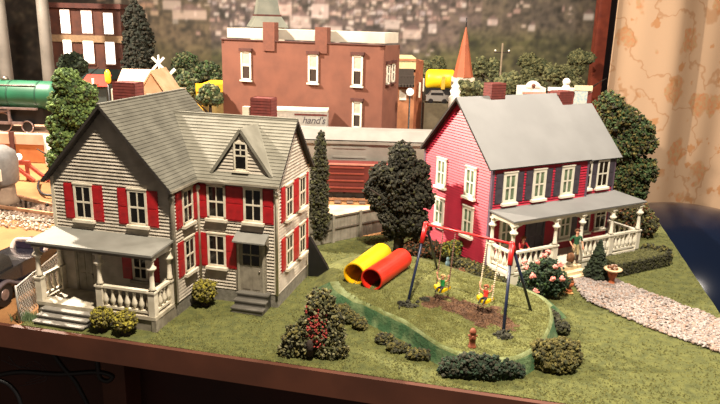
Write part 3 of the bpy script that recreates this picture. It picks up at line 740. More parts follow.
# clipped hedge along the right of the porch
a = gr(617, 277); b = gr(652, 268)
t = thing('clipped_hedge', 'long flat topped olive hedge in front of the right porch railing', 'hedge', (a.x, a.y, 0))
d = V(math.cos(.5065), math.sin(.5065), 0); n_ = V(-d.y, d.x, 0); m = MB(); rn = random.Random(8)
LH, WH, HH = 6.3, 1.6, 1.15
m.prism([V(0, 0, 0), d*LH, d*LH+n_*WH, n_*WH], (0, 0, HH-.05), 1)
for i in range(4200):
    u, v, z = rn.uniform(-.05, LH+.05), rn.uniform(-.05, WH), rn.uniform(.05, HH)
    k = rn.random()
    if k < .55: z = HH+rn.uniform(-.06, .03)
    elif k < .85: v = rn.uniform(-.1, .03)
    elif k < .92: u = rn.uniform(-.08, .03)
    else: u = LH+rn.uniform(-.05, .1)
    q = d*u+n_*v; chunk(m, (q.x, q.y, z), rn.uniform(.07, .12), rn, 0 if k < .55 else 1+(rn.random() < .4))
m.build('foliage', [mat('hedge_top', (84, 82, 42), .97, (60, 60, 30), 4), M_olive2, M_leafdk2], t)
p = gr(660, 263)
plant('low_shrub', 'dark olive shrub at the far right end of the clipped hedge', 'shrub', (p.x, p.y, 0), [(0, 0, .7, .95, .9, .85), (-.9, .6, .7, .8, .8, .8)], 420, .15, [M_olive2, M_leafdk2, M_olive], 15)
# shrubs and trees behind the right end
p = at(640, 228, 63.5)
plant('autumn_shrub', 'brownish red tall shrub beyond the right end of the porch', 'shrub', (p.x-.9, p.y, 0), [(0, 0, 1.8, 1.9, 1.5, 1.9), (-1.6, .6, 2.2, 1.4, 1.2, 2.0), (1.4, -.3, 1.2, 1.0, 1.0, 1.2)], 1300, .17, [M_olive2, M_rust, M_leafdk2, M_olive], 16, (2, .15, 4), weights=[4, 2, 2, 2])
p = at(604, 200, 68.5)
plant('leafy_tree', 'tall bushy dark green tree behind the right end of the crimson house', 'tree', (p.x, p.y, 0),
      [(-.6, 0, 12.3, 1.4, 1.4, 1.3), (.6, 0, 10.8, 2.0, 1.6, 1.8), (2.4, 0, 9.6, 1.9, 1.5, 1.5), (3.2, 0, 8.3, 1.6, 1.4, 1.0), (.8, 0, 8.0, 2.3, 1.7, 2.0), (3.0, 0, 5.6, 2.2, 1.6, 1.7), (1.2, 0, 5.0, 2.2, 1.7, 2.0), (2.6, 0, 3.4, 1.8, 1.5, 1.6)],
      3000, .21, [M_leafg2, M_olive, M_leafdk2, M_olive2], 17, (9, .3, 5), weights=[4, 3, 1, 2])
# the shrub with red flowers at the table edge, with a dark post inside
p = gr(314, 360)
t = plant('red_flower_shrub', 'big mixed green shrub with red flowers between the two gardens', 'shrub', (p.x+.1, p.y+.9, 0),
      [(0, 0, 1.6, 1.15, 1.0, 1.5), (.2, 0, 3.3, .95, .8, 1.0), (-.9, -.1, .9, 1.2, .9, 1.1), (.8, .1, 1.2, 1.0, .9, 1.1), (-1.6, -.3, .35, .8, .6, .5), (.9, -.4, .45, 1.1, .6, .6), (.9, .1, 2.3, .7, .6, .7)],
      1900, .13, [M_olive2, M_leafdk2, M_olive, mat('sage_foam', (120, 116, 84), .95, (88, 84, 56), 4)], 18, (2, .14, 4), weights=[4, 1, 4, 4])
m = MB(); rn = random.Random(2)
for i in range(110):
    z = rn.uniform(.9, 3.3); m_x = max(-.6, min(.6, rn.gauss(.05, .32)))
    chunk(m, (m_x, -1.0+abs(m_x)*.3+.12*rn.random()+max(0, z-2.2)*.3, z), rn.uniform(.05, .09), rn, 0)
m.build('blossom', M_redfl, t)
MB().lathe([(.22, 0), (.22, .8), (.16, .95), (.05, 1.0)], (-.35, -.95, .35), 10).build('stump', M_bark, t)
# shrubs along the foot of the mound
def clump(lab, x, y, ells, n, mats, seed, cat='shrub', name='low_shrub', size=.15, z=0):
    q = gr(x, y, z); return plant(name, lab, cat, (q.x, q.y, z), ells, n, size, mats, seed)
clump('wide dark green shrub at the front table edge below the play mound', 478, 379, [(-1.5, .35, .5, .8, .5, .6), (-.5, .3, .65, .9, .6, .8), (.5, .25, .6, .9, .6, .75), (1.5, .3, .5, .8, .5, .6), (2.3, .5, .35, .5, .4, .45)], 1100, [M_bluegreen, M_leafdk2, M_conif], 30)
clump('rounded olive shrub at the right foot of the play mound', 557, 370, [(-.6, .5, .75, 1.1, .9, .9), (.5, .9, .7, 1.1, .9, .85), (.0, 0, .5, 1.2, .7, .65), (1.2, 1.2, .4, .6, .6, .5)], 1300, [M_olive, M_olive2, M_olive], 31)
clump('straggling low shrub on the right slope of the play mound', 552, 326, [(0, 0, .5, .5, .7, .6), (.3, -1.0, .4, .5, .6, .5)], 300, [M_olive2, M_leafdk2], 32)
clump('thin dark trailing shrub at the front left foot of the play mound', 420, 360, [(-1.3, 1.1, .25, .7, .4, .35), (0, .2, .25, .8, .4, .35), (-2.1, 2.2, .25, .6, .4, .35)], 420, [M_olive2, M_leafdk2, M_olive], 33)
clump('ragged olive shrub between the red flowering shrub and the play mound', 350, 322, [(0, 0, .4, .5, .5, .45), (-.5, .9, .45, .5, .5, .45), (.7, -.9, .35, .5, .5, .4)], 320, [M_olive, M_olive2], 34)
# grass tuft by the chain link fence
p = gr(29, 320); t = thing('grass_tuft', 'small grey green grass tuft at the base of the chain link fence', 'grass tuft', (p.x, p.y, 0)); m = MB(); rn = random.Random(4)
for i in range(260):
    x, y = rn.gauss(0, .42), rn.gauss(0, .15); h = rn.uniform(.3, .75)
    m.add([(x-.03, y, 0), (x+.03, y, 0), (x+rn.uniform(-.2, .2), y+rn.uniform(-.15, .15), h)], [(0, 1, 2)])
m.build('blades', mat('sage_grass', (120, 140, 100), .9, (86, 104, 70), 4), t)

# ================================================================== FENCES
t = thing('chain_link_fence', 'silver chain link fence panel beside the grey porch', 'fence', L_(gr(20, 323)))
a = V(0, 0, 0); b = gr(63, 283)-gr(20, 323); b = b*1.0; H = 2.55; M_wire = mat('galvanised_wire', (176, 170, 160), .45, metal=.4)
d = b.normalized(); Lf = b.length
MB().tube([a, a+V(0, 0, H+.1)], .07, 8).build('post', M_wire, t); MB().tube([b, b+V(0, 0, H+.1)], .07, 8).build('post', M_wire, t)
MB().tube([a+V(0, 0, H), b+V(0, 0, H)], .06, 8).build('top_rail', M_wire, t)
m = MB(); sp = .33; k = -H
while k < Lf:
    for sg in (1, -1):
        p0, p1 = (k, 0.05), (k+H, H)
        if sg < 0: p0, p1 = (k, H), (k+H, .05)
        pts = []
        u0, u1 = max(0, k), min(Lf, k+H)
        if u1 > u0+.05:
            z = lambda u: (p0[1]+(p1[1]-p0[1])*(u-k)/H)
            m.bar(d*u0+V(0, 0, z(u0)), d*u1+V(0, 0, z(u1)), .032)
    k += sp
m.build('mesh', M_wire, t)
# grey board fence behind the lawn
fa = gr(321, 245); fb = gr(352, 238.5); fd_ = (gr(388, 231)-fa).normalized()
t = thing('board_fence', 'low grey board fence with posts and rails behind the tube lawn', 'fence', (fa.x, fa.y, 0), math.atan2(fd_.y, fd_.x))
M_fence = mat('fence_grey', (134, 128, 114), .8, (112, 106, 92), 1.2)
m = MB(); x = -1.6
while x < 11: m.bb(x, x+.36, 0, .1, .05, 2.5); x += .38
m.build('boards', M_fence, t)
for x in (-1.5, 1.3, 4.4, 7.5, 10.5): MB().bb(x-.14, x+.14, -.16, 0, 0, 2.68).build('post', M_fence, t)
for z in (2.5, 1.35): MB().bb(-1.6, 11, -.1, .02, z-.07, z+.07).build('rail', mat('fence_rail_dark', (96, 88, 76), .8), t)
# black cellar door leaning at the rear corner of the grey house
p = gr(306, 277); q = gr(328, 277)
t = MB(); hh = 3.3
t.prism([(0, 0, 0), (1.75, -.15, 0), (1.75, -.15, .35), (1.5, -.12, .9), (.1, 0, hh), (0, 0, hh)], (.08, .35, 0))
o = t.build('leaning_board', M_black, None, (p.x+.15, p.y+.2, 0)); tag(o, 'black wedge shaped board leaning on the rear corner of the grey house', 'board')

# ================================================================== PLAYGROUND
M_ytube = mat('yellow_tube', (226, 176, 16), .4, (214, 160, 10), .5); M_rtube = mat('red_tube', (206, 44, 24), .4, (190, 36, 20), .5); M_fungus = mat('tube_inner', (150, 60, 20), .5)
def pipe(label, fp, bp_, r, m_):
    f = gr(*fp, 1.15+r); b = gr(*bp_, .9+r)
    f.z -= r; b.z -= r
    t = thing('play_tunnel', label, 'play tube', (f.x, f.y, f.z)); d = (b-f); m = MB(); n = 28; th = .1
    ax = V(*d); Lp = ax.length; ax.normalize(); sx = V(-ax.y, ax.x, 0).normalized()
    vs = []
    for (k, q) in ((0, r), (Lp, r), (Lp, r-th), (0, r-th)):
        for i in range(n):
            a = 2*PI*i/n; vs.append(ax*k+sx*math.cos(a)*q+V(0, 0, r+math.sin(a)*q))
    fs = [(j*n+i, j*n+(i+1) % n, ((j+1) % 4)*n+(i+1) % n, ((j+1) % 4)*n+i) for j in range(4) for i in range(n)]
    m.add(vs, fs, 0, False); o = m.build('tube', m_, t); recalc(o); return t
pipe('bright yellow open play tunnel lying on the lawn', (354, 274), (382, 253), .84, M_ytube)
pipe('bright red open play tunnel lying beside the yellow one', (371.5, 279.5), (402, 258.5), .84, M_rtube)
# swing set
t = thing('swing_set', 'dark blue and red A-frame swing set standing on the mound', 'swing set', (0, 0, 0))
M_navy = mat('navy_steel', (28, 38, 66), .4, (20, 26, 48), 1); M_red = mat('red_plastic', (206, 34, 32), .4, (190, 28, 28), 1)
TL = gr(426, 224, 6.3); TR = gr(512, 244, 6.3)
feet = [gr(407, 306, 1.25), gr(437, 268, 1.05), gr(503, 336, 1.25), gr(531, 311, 1.2)]
base = (TL+TR)/2; base.z = 0; t.location = base
def rl(p): return p-base
m = MB().tube([rl(TL), rl(TR)], .09, 8); m.build('top_bar', M_red, t)
for i, (f_, tp_) in enumerate(((feet[0], TL), (feet[1], TL), (feet[2], TR), (feet[3], TR))):
    f2 = V(f_.x, f_.y, f_.z)
    leg = MB().tube([rl(f2), rl(tp_)], .1, 8).build('leg', M_navy, t)
    k = .24 if i % 2 == 0 else .1
    MB().tube([rl(tp_.lerp(f_, k)), rl(tp_)+V(0, 0, .05)], .17, 10).build('sleeve', M_red, leg)
for P_ in (TL, TR): MB().ball(rl(P_), .2, 6).build('joint_cap', M_red, t)
rn = random.Random(9)
for i, (f_, lab) in enumerate(((feet[0], 'dark foam clump around the front left swing leg foot'), (feet[2], 'dark foam clump around the front right swing leg foot'))):
    m = MB()
    for k in range(60): chunk(m, (rn.gauss(0, .28), rn.gauss(0, .22), abs(rn.gauss(0, .15))), rn.uniform(.08, .16), rn, 0)
    o = m.build('foam_clump', M_leafdk2, None, (f_.x, f_.y, f_.z-.05)); tag(o, lab, 'shrub')
o = foliage([(0, 0, .1, .35, .25, .2)], 60, .1, 4, 1).build('foam_clump', M_leafdk2, None, (gr(425, 300, MZ).x, gr(425, 300, MZ).y, MZ-.1)); tag(o, 'small dark foam clump on the turf left of the green child', 'shrub')
M_bead = mat('cream_chain', (214, 196, 164), .5)
def swing(label, px, py, Y, chain_m, name='swing'):
    s = at(px, py, Y); d = (TR-TL).normalized()
    k = (s-TL).dot(d); top_ = TL+d*k
    t = thing(name, label, 'swing', (s.x, s.y, s.z))
    dh = V(d.x, d.y, 0).normalized(); n_ = V(-dh.y, dh.x, 0)
    m = MB()   # bucket seat
    for (a0, z0) in ((-.5, .22), (-.25, .02), (0, -.03), (.25, .02)):
        z1 = {-.5: .02, -.25: -.03, 0: .02, .25: .22}[a0]
        m.prism([dh*a0+V(0, 0, z0)-n_*.3, dh*(a0+.25)+V(0, 0, z1)-n_*.3, dh*(a0+.25)+V(0, 0, z1+.2)-n_*.3, dh*a0+V(0, 0, z0+.2)-n_*.3], n_*.6)
    m.build('seat', mat('yellow_seat', (240, 200, 20), .4), t)
    for sg in (-1, 1):
        a = dh*sg*.48+V(0, 0, .25); b = top_+d*sg*.48-s; nb = 30; m = MB()
        for i in range(nb): m.ball(a.lerp(b, i/nb), .06, 4)
        m.tube([a, b], .02, 5); m.build('chain', chain_m, t)
    return s, dh, n_
s1 = swing('yellow swing on thin dark chains, left of the pair', 442, 291, 43.4, mat('dark_chain', (110, 70, 56), .5))
s2 = swing('yellow swing on beaded cream chains, right of the pair', 485, 302, 41.3, M_bead)

# ================================================================== PEOPLE
def figure(parent, name, J, E, mats, bone_mat, lv=1):
    """one continuous skinned body: J name -> (x,y,z,r); E list of bones"""
    names = list(J); me = bpy.data.meshes.new('tmp')
    me.from_pydata([J[n][:3] for n in names], [(names.index(a), names.index(b)) for a, b in E], [])
    ob = bpy.data.objects.new('tmp', me); C.objects.link(ob)
    md = ob.modifiers.new('s', 'SKIN')
    sk = me.skin_vertices[0].data if me.skin_vertices else None
    if sk is None:
        l = me.attributes
    for i, n in enumerate(names):
        r = J[n][3]; sk[i].radius = (r, r)
    sk[names.index('pelvis')].use_root = True
    md.use_smooth_shade = True; md.branch_smoothing = .6
    sb = ob.modifiers.new('u', 'SUBSURF'); sb.levels = lv; sb.render_levels = lv
    dg = bpy.context.evaluated_depsgraph_get(); ev = ob.evaluated_get(dg)
    nm = bpy.data.meshes.new_from_object(ev); bpy.data.objects.remove(ob)
    for m_ in mats: nm.materials.append(m_)
    segs = [(Vector(J[a][:3]), Vector(J[b][:3]), bone_mat(a, b)) for a, b in E]
    for p in nm.polygons:
        c = p.center; best = 1e9; bi = 0
        for a, b, mi in segs:
            ab = b-a; t = max(0, min(1, (c-a).dot(ab)/max(ab.dot(ab), 1e-9))); dd = (a+ab*t-c).length
            if dd < best: best = dd; bi = mi
        p.material_index = bi; p.use_smooth = True
    o = bpy.data.objects.new(name, nm); C.objects.link(o); o.parent = parent
    return o
def ensure_skin(): pass
def bonemat(a, b):
    s = {a, b}
    if any(x.startswith('foot') or x.startswith('toe') for x in s): return 3
    if any(x.startswith(('knee', 'hip')) for x in s): return 2
    if any(x.startswith(('hand', 'wrist', 'finger', 'thumb', 'head', 'neck', 'elbow')) for x in s): return 0
    if 'pelvis' in s and 'spine' not in s: return 2
    return 1
def limb_hand(J, E, side, w, dirv, spread, k):
    """palm, four fingers and a thumb at the wrist w"""
    dv = Vector(dirv).normalized(); sp = Vector(spread).normalized()
    p = Vector(w)+dv*.1*k; J['hand'+side] = (*p, .05*k); E.append(('wrist'+side, 'hand'+side))
    for i, ln in enumerate((.085, .1, .095, .07)):
        q = p+sp*(i-1.5)*.032*k+dv*.04*k; q2 = q+(dv*.8+V(0, 0, -.25)).normalized()*ln*k*.6; 
        J['finger%d%s' % (i, side)] = (*q, .014*k); J['finger%db%s' % (i, side)] = (*q2, .012*k)
        E += [('hand'+side, 'finger%d%s' % (i, side)), ('finger%d%s' % (i, side), 'finger%db%s' % (i, side))]
    q = p-dv*.03*k-sp*.07*k; J['thumb'+side] = (*q, .014*k); J['thumbb'+side] = (*(q+dv*.05*k-sp*.01*k), .012*k)
    E += [('hand'+side, 'thumb'+side), ('thumb'+side, 'thumbb'+side)]
def face(parent, head, fwd, r, hairm, hairs=(1.08, 1.1, 1.0), k=1.0, haircol=None):
    f = Vector(fwd).normalized(); s = V(-f.y, f.x, 0).normalized(); h = Vector(head)
    m = MB()
    for sg in (-1, 1): m.ball(h+f*r*.93+s*sg*r*.36+V(0, 0, r*.08), r*.12, 4)
    m.build('eyes', M_black, parent)
    m = MB(); m.ball(h+f*r*1.02-V(0, 0, r*.18), r*.17, 4)
    for sg in (-1, 1): m.ball(h+s*sg*r*.98, r*.2, 4)
    m.build('nose_and_ears', M_skin, parent)
    m = MB(); m.ball(h+f*r*.93-V(0, 0, r*.5), r*.2, 4, 0, (1, 1, .35)); m.build('mouth', mat('lip', (170, 70, 60), .5), parent)
    m = MB(); rn = random.Random(3)
    for i in range(90):
        a = rn.uniform(0, 2*PI); z = rn.uniform(-.25, 1); q = math.sqrt(max(0, 1-z*z))
        dd = V(math.cos(a)*q, math.sin(a)*q, z)
        if dd.dot(f) > .45 and z < .62: continue
        c = h+dd*r*1.02-f*r*.08; chunk(m, c, r*.3, rn, 0)
    m.build('hair', hairm, parent)
def stand(J, h, hipx=.09):
    pass
# man in green shirt on the porch steps
def adult(label, loc, rz, k, shirt, pants, shoes, hairm, arms, lean=0.0, seated=False, longhair=False):
    t = thing('person', label, 'person', loc, rz)
    z = lambda v: v*k
    J = {'pelvis': (0, 0, z(.95), .125*k), 'spine': (0, -lean*.3, z(1.15), .115*k), 'chest': (0, -lean*.8, z(1.36), .14*k), 'neck': (0, -lean, z(1.5), .055*k), 'headlow': (0, -lean*1.1-.01, z(1.58), .085*k), 'headtop': (0, -lean*1.15, z(1.69), .09*k)}
    E = [('pelvis', 'spine'), ('spine', 'chest'), ('chest', 'neck'), ('neck', 'headlow'), ('headlow', 'headtop')]
    for s, sg in (('L', -1), ('R', 1)):
        J['hip'+s] = (sg*.1*k, 0, z(.88), .095*k); J['knee'+s] = (sg*.13*k, -.03*k, z(.48), .07*k); J['foot'+s] = (sg*.14*k, .02*k, z(.09), .05*k); J['toe'+s] = (sg*.16*k, -.16*k, z(.045), .042*k)
        E += [('pelvis', 'hip'+s), ('hip'+s, 'knee'+s), ('knee'+s, 'foot'+s), ('foot'+s, 'toe'+s)]
        sh, el, wr = arms[s]
        J['shoulder'+s] = (sg*.2*k, -lean*.85, z(1.4), .07*k)
        J['elbow'+s] = (el[0]*k, el[1]*k, z(el[2]), .045*k); J['wrist'+s] = (wr[0]*k, wr[1]*k, z(wr[2]), .033*k)
        E += [('chest', 'shoulder'+s), ('shoulder'+s, 'elbow'+s), ('elbow'+s, 'wrist'+s)]
        dv = Vector(J['wrist'+s][:3])-Vector(J['elbow'+s][:3])
        limb_hand(J, E, s, J['wrist'+s][:3], dv, dv.cross(V(sg, .3, .2)), k)
    def bm(a, b):
        if 'shoulder' in a and 'elbow' in b: return 1
        if a.startswith('pelvis') and b.startswith('hip'): return 2
        return bonemat(a, b)
    figure(t, 'body', J, E, [M_skin, shirt, pants, shoes], bm)
    face(t, (0, -lean*1.15-.01, z(1.65)), (0, -1, 0), .112*k, hairm)
    return t
M_khaki = mat('khaki_trousers', (196, 178, 132), .7); M_gshirt = mat('green_shirt', (40, 86, 54), .7); M_bshoe = mat('brown_shoes', (58, 38, 28), .6); M_brhair = mat('brown_hair', (104, 66, 40), .8); M_rshirt = mat('red_top', (168, 30, 36), .7); M_ahair = mat('auburn_hair', (150, 82, 50), .8)
p = gr(574, 263, 1.06)
man = adult('man in green shirt and khaki trousers standing at the top of the porch steps', (p.x, p.y, 1.06), .1, 1.66, M_gshirt, M_khaki, M_bshoe, M_brhair,
      {'L': (0, (-.36, -.02, 1.16), (-.24, -.16, .93)), 'R': (0, (.3, .02, 1.14), (.3, -.1, .93))})
b0 = V(p.x, p.y, 0)+V(-.48, -.42, 0)
t = thing('duffel_bag', 'brown bag held at the side of the man in green', 'bag', (b0.x, b0.y, 1.3), .1)
m = MB(); m.lathe([(.1, 0), (.3, .06), (.33, .5), (.26, .72), (.12, .8)], n=12, sx=1, sy=.6); m.build('bag_body', mat('brown_bag', (134, 92, 60), .8, (100, 66, 42), 4), t)
MB().tube([(-.12, 0, .75), (-.08, .05, .98), (.08, .05, .98), (.12, 0, .75)], .03, 6).build('handle', M_bshoe, t)
# woman leaning on the railing
H2M = Matrix.Translation(V(10.48, 51.92, 0)) @ Matrix.Rotation(.5065, 4, 'Z')
p = H2M @ V(1.75, -1.95, 1.06)
adult('woman with auburn hair in a red top leaning on the left porch railing', (p.x, p.y, 1.06), .5065, 1.5, M_rshirt, mat('dark_skirt', (70, 30, 34), .7), M_bshoe, M_ahair,
      {'L': (0, (-.3, -.3, 1.12), (-.16, -.52, 1.12)), 'R': (0, (.32, -.3, 1.12), (.2, -.54, 1.12))}, lean=.28)
def kid(label, s, shirt, k, hairm):
    pos, dh, n_ = s; rz = math.atan2(dh.y, dh.x)
    t = thing('person', label, 'person', (pos.x, pos.y, pos.z+.1), rz)
    J = {'pelvis': (0, .05, .2*k, .13*k), 'spine': (0, .06, .4*k, .12*k), 'chest': (0, .06, .6*k, .16*k), 'neck': (0, .05, .75*k, .055*k), 'headlow': (0, .02, .84*k, .1*k), 'headtop': (0, .02, .95*k, .11*k)}
    E = [('pelvis', 'spine'), ('spine', 'chest'), ('chest', 'neck'), ('neck', 'headlow'), ('headlow', 'headtop')]
    for q, sg in (('L', -1), ('R', 1)):
        J['hip'+q] = (sg*.11*k, -.05, .15*k, .085*k); J['knee'+q] = (sg*.14*k, -.34*k, .24*k, .065*k); J['foot'+q] = (sg*.15*k, -.56*k, .02*k, .045*k); J['toe'+q] = (sg*.15*k, -.68*k, .05*k, .04*k)
        E += [('pelvis', 'hip'+q), ('hip'+q, 'knee'+q), ('knee'+q, 'foot'+q), ('foot'+q, 'toe'+q)]
        J['shoulder'+q] = (sg*.2*k, .06, .64*k, .065*k); J['elbow'+q] = (sg*.36*k, -.02, .7*k, .048*k); J['wrist'+q] = (sg*.44*k, -.02, .95*k, .04*k)
        E += [('chest', 'shoulder'+q), ('shoulder'+q, 'elbow'+q), ('elbow'+q, 'wrist'+q)]
        limb_hand(J, E, q, J['wrist'+q][:3], (0, 0, 1), (sg, .2, 0), k*1.15)
    figure(t, 'body', J, E, [M_skin, shirt, mat('dark_shorts', (30, 34, 44), .7), M_black], bonemat)
    face(t, (0, .02, .91*k), (0, -1, 0), .14*k, hairm)
kid('child in bright green shirt riding the left yellow swing', s1, mat('bright_green', (22, 134, 62), .6), 1.05, mat('blond_hair', (196, 160, 104), .8))
kid('child in red shirt with raised arms riding the right yellow swing', s2, mat('bright_red', (214, 52, 40), .6), 1.05, M_ahair)
# fire hydrant
p = gr(472, 346, MZ)
t = thing('fire_hydrant', 'small rusty brown hydrant standing on the play mound', 'hydrant', (p.x, p.y, MZ-.1))
MH = mat('rusty_brown', (128, 66, 38), .65, (104, 50, 28), 4)
MB().lathe([(.24, 0), (.26, .1), (.2, .16), (.19, .55), (.24, .6), (.2, .66), (.17, .95), (.21, 1.0), (.21, 1.06), (.14, 1.2), (.05, 1.28)], n=12).build('barrel', MH, t)
for sg in (-1, 1): MB().tube([(0, 0, .78), (sg*.28, 0, .78)], .075, 8).build('outlet', MH, t)
MB().tube([(0, 0, .75), (0, -.27, .75)], .09, 8).build('outlet', MH, t)
# small blue grey figure-like ornament beside the gable shrub
p = gr(447, 268)
t = thing('garden_statue', 'small blue grey ornament standing under the yellow green shrub', 'statue', (p.x-.1, p.y-.9, 0))
MB().lathe([(.22, 0), (.22, .12), (.1, .16), (.14, .5), (.2, .7), (.16, .9), (.08, .98), (.13, 1.08), (.1, 1.25), (.02, 1.3)], n=10).build('figure', mat('blue_grey_paint', (92, 116, 122), .6), t)

# ================================================================== BACKGROUND: LEFT
# vintage car parked left of the porch
t = thing('vintage_car', 'glossy black vintage car with pale windshield parked left of the grey house', 'car', (-26.0, 48.0, 0), -.14)
M_car = mat('car_black', (18, 18, 26), .2, (12, 12, 18), 1, coat=.5)
M_chrome = mat('dull_chrome', (170, 150, 146), .3, (140, 120, 116), 2, metal=.6)
m = MB()
prof = [(-6, .8), (-6, 2.0), (-5.2, 2.3), (-1.6, 2.35), (-.4, 2.25), (4.6, 2.0), (6.2, 1.7), (6.4, .9), (6.0, .5), (-5.6, .5)]
m.prism([(-1.7, y, z) for y, z in prof], (3.4, 0, 0)); m.build('body', M_car, t)
m = MB(); cab = [(-6.0, 2.1), (-5.8, 3.1), (-5.2, 3.6), (-3.6, 3.6), (-3.0, 3.2), (-2.6, 2.2)]
m.prism([(-1.55, y, z) for y, z in cab], (3.1, 0, 0)); m.build('cabin', M_car, t)
m = MB(); ps = [(1.5, 1.2, 2.1), (1.5, 1.5, 2.5), (1.1, 1.7, 2.75), (-.9, 1.7, 2.75), (-1.3, 1.5, 2.5), (-1.3, 1.2, 2.1)]
m.tube(arc(ps, 5), .16, 8); m.build('windshield_frame', mat('pinkish_white', (226, 200, 190), .4), t)
m = MB(); m.bb(-1.1, 1.2, 1.45, 1.52, 2.0, 2.65); m.build('windshield', mat('windshield_glass', (60, 50, 66), .1), t)
for sg in (-1, 1):
    m = MB(); m.tube(arc([(sg*1.95, -6.2, .9), (sg*2.0, -4.4, 1.75), (sg*2.0, -2.4, 1.0), (sg*2.0, 1.8, .9), (sg*2.0, 4.2, 1.85), (sg*1.9, 6.3, 1.0)], 6), .17, 8); m.build('fender', mat('dark_trim', (92, 80, 84), .35, (70, 62, 66), 2), t)
    for y in (-4.4, 4.2):
        w = MB(); w.tube([(sg*1.55, y, .85), (sg*1.95, y, .85)], .85, 20); w = w.build('wheel', M_black, t); MB().tube([(sg*1.93, y, .85), (sg*2.0, y, .85)], .4, 14).build('hub_cap', M_chrome, w)
# track rails (left)
M_rail = mat('warm_rail', (196, 150, 116), .4, (170, 120, 86), 2); M_tie = mat('tie_brown', (92, 70, 54), .9)
t = thing('railway_track', 'pair of copper coloured rails crossing the orange ground on the left', 'railway track', (0, 0, 0))
a1_, b1_ = gr(-12, 190, .3), gr(66, 208, .3); a2_, b2_ = gr(-12, 205, .3), gr(66, 216, .3)
for a, b in ((a1_, b1_), (a2_, b2_)):
    MB().bar(a, b, .28, .32).build('rail', M_rail, t)
m = MB()
for i in range(16):
    k = (i+.5)/16; m.bar(a1_.lerp(b1_, k)+(a1_.lerp(b1_, k)-a2_.lerp(b2_, k))*.25-V(0, 0, .25), a2_.lerp(b2_, k)-(a1_.lerp(b1_, k)-a2_.lerp(b2_, k))*.25-V(0, 0, .25), .7, .2)
m.build('ties', M_tie, t)
# grey tank on stone legs
p = gr(6, 203)
t = thing('storage_tank', 'pale grey round storage tank with a white plate at the far left', 'tank', (p.x-.6, p.y, 0))
MB().lathe([(2.1, 0), (1.7, .6), (1.6, 3.0)], n=14).build('pedestal', mat('weathered_tan', (140, 118, 98), .8, (112, 92, 76), 1), t)
MB().lathe([(1.6, 2.0), (2.1, 2.4), (2.2, 4.8), (2.0, 5.6), (1.2, 6.2), (.2, 6.35)], n=22).build('tank', mat('tank_grey', (120, 118, 116), .45), t)
MB().bb(.3, 1.7, -2.5, -2.2, 3.0, 4.2).build('plate', M_white, t)
MB().lathe([(.4, 6.2), (.4, 6.6), (.15, 6.7)], n=10).build('hatch', M_chrome, t)
# bumper stop
p = gr(22, 180)
t = thing('buffer_stop', 'red track buffer stop with a white lamp on top', 'buffer stop', (p.x, p.y, 0))
m = MB(); m.bar((-1.6, 0, 2.2), (1.2, 0, 2.2), .5); m.bar((-1.2, 0, 0), (-1.2, 0, 2.2), .35); m.bar((.8, 0, 0), (.8, 0, 2.2), .35); m.bar((.8, 0, 2.1), (3.6, -.5, .1), .35); m.bar((-1.2, 0, 2.1), (1.8, -.6, .1), .35); m.build('frame', mat('dull_red', (170, 70, 52), .6), t)
MB().ball((-.1, 0, 2.9), .42, 6).build('lamp', mat('white_lamp', (250, 240, 225), .4, (250, 240, 225), emit=1.2), t)
# cable on the ground
tag(MB().tube(arc([gr(39, 181, .3), gr(38, 188, .3), gr(43, 194, .3), gr(52, 196, .3), gr(53, 202, .3), gr(46, 205, .3)], 8), .14, 6).build('cable', M_cable), 'short black wire curling on the orange ground beside the rails', 'cable')
# raised shelf (bridge abutment) carrying the locomotive
M_conc = mat('pinkish_concrete', (196, 160, 136), .85, (176, 138, 112), .4); M_rustw = mat('orange_wall', (188, 116, 62), .85, (160, 92, 46), .4)
pa = gr(49, 163); ha = 3.9; Ya = pa.y
t = thing('stone_abutment', 'pinkish orange retaining wall carrying the steam locomotive', 'retaining wall', (pa.x, pa.y, 0), -.06)
MB().bb(-22, -.5, 0, 9, 0, ha-1.4).build('wall', M_rustw, t); m = MB(); m.bb(-22, -.3, -.15, 9, ha-1.4, ha); m.build('coping', M_conc, t)
m = MB(); m.prism([(-.5, 0, 0), (-.5, 0, ha), (4.5, -7.5, 1.6), (4.5, -7.5, 0)], (1.5, 1.0, 0)); m.build('wing_wall', mat('pale_stone', (190, 176, 160), .85, (160, 146, 132), .6), t)
for x in (-20, -12.5, -4.8): MB().bb(x-.3, x+.3, -.35, 0, 0, ha+.3).build('pier', M_brickd, t)
# locomotive
t = thing('steam_locomotive', 'dark green toy steam locomotive standing on the retaining wall', 'locomotive', (pa.x-9.5, pa.y+3.5, ha), -.06)
M_lgreen = mat('loco_green', (30, 94, 66), .5, (22, 76, 52), .4); rr_ = 1.95
m = MB(); m.tube([(-14, 0, 5.0), (9.8, 0, 5.0), (10.6, 0, 5.0)], [rr_, rr_, rr_*.9], 26); m.build('boiler', M_lgreen, t)
for x in (-6, -1, 4, 8):
    MB().tube([(x-.1, 0, 5.0), (x+.1, 0, 5.0)], rr_+.04, 26).build('boiler_band', mat('dark_band', (20, 70, 50), .5), t)
MB().tube([(-14, -1.5, 6.4), (8, -1.5, 6.4)], .07, 6).build('handrail', M_chrome, t)
MB().bb(-14, 8.2, -2.2, -1.7, 3.2, 3.45).build('running_board', M_chrome, t)
MB().bb(-14, 8.6, -1.2, 1.2, 1.1, 3.3).build('frame', M_black, t)
for x in (-9, -3, 3, 6.5):
    r = 1.35 if x < 5 else .8
    w = MB().tube([(x, -1.7, r), (x, -1.3, r)], r, 22).build('wheel', M_black, t); m = MB()
    ring = [(x+math.cos(a)*r, -1.72, r+math.sin(a)*r) for a in [i*2*PI/20 for i in range(21)]]; m.tube(ring, .1, 5); m.build('tyre', M_chrome, w)
MB().bar((-9, -1.9, 1.3), (6, -1.9, 1.3), .2, .4).build('side_rod', M_chrome, t)
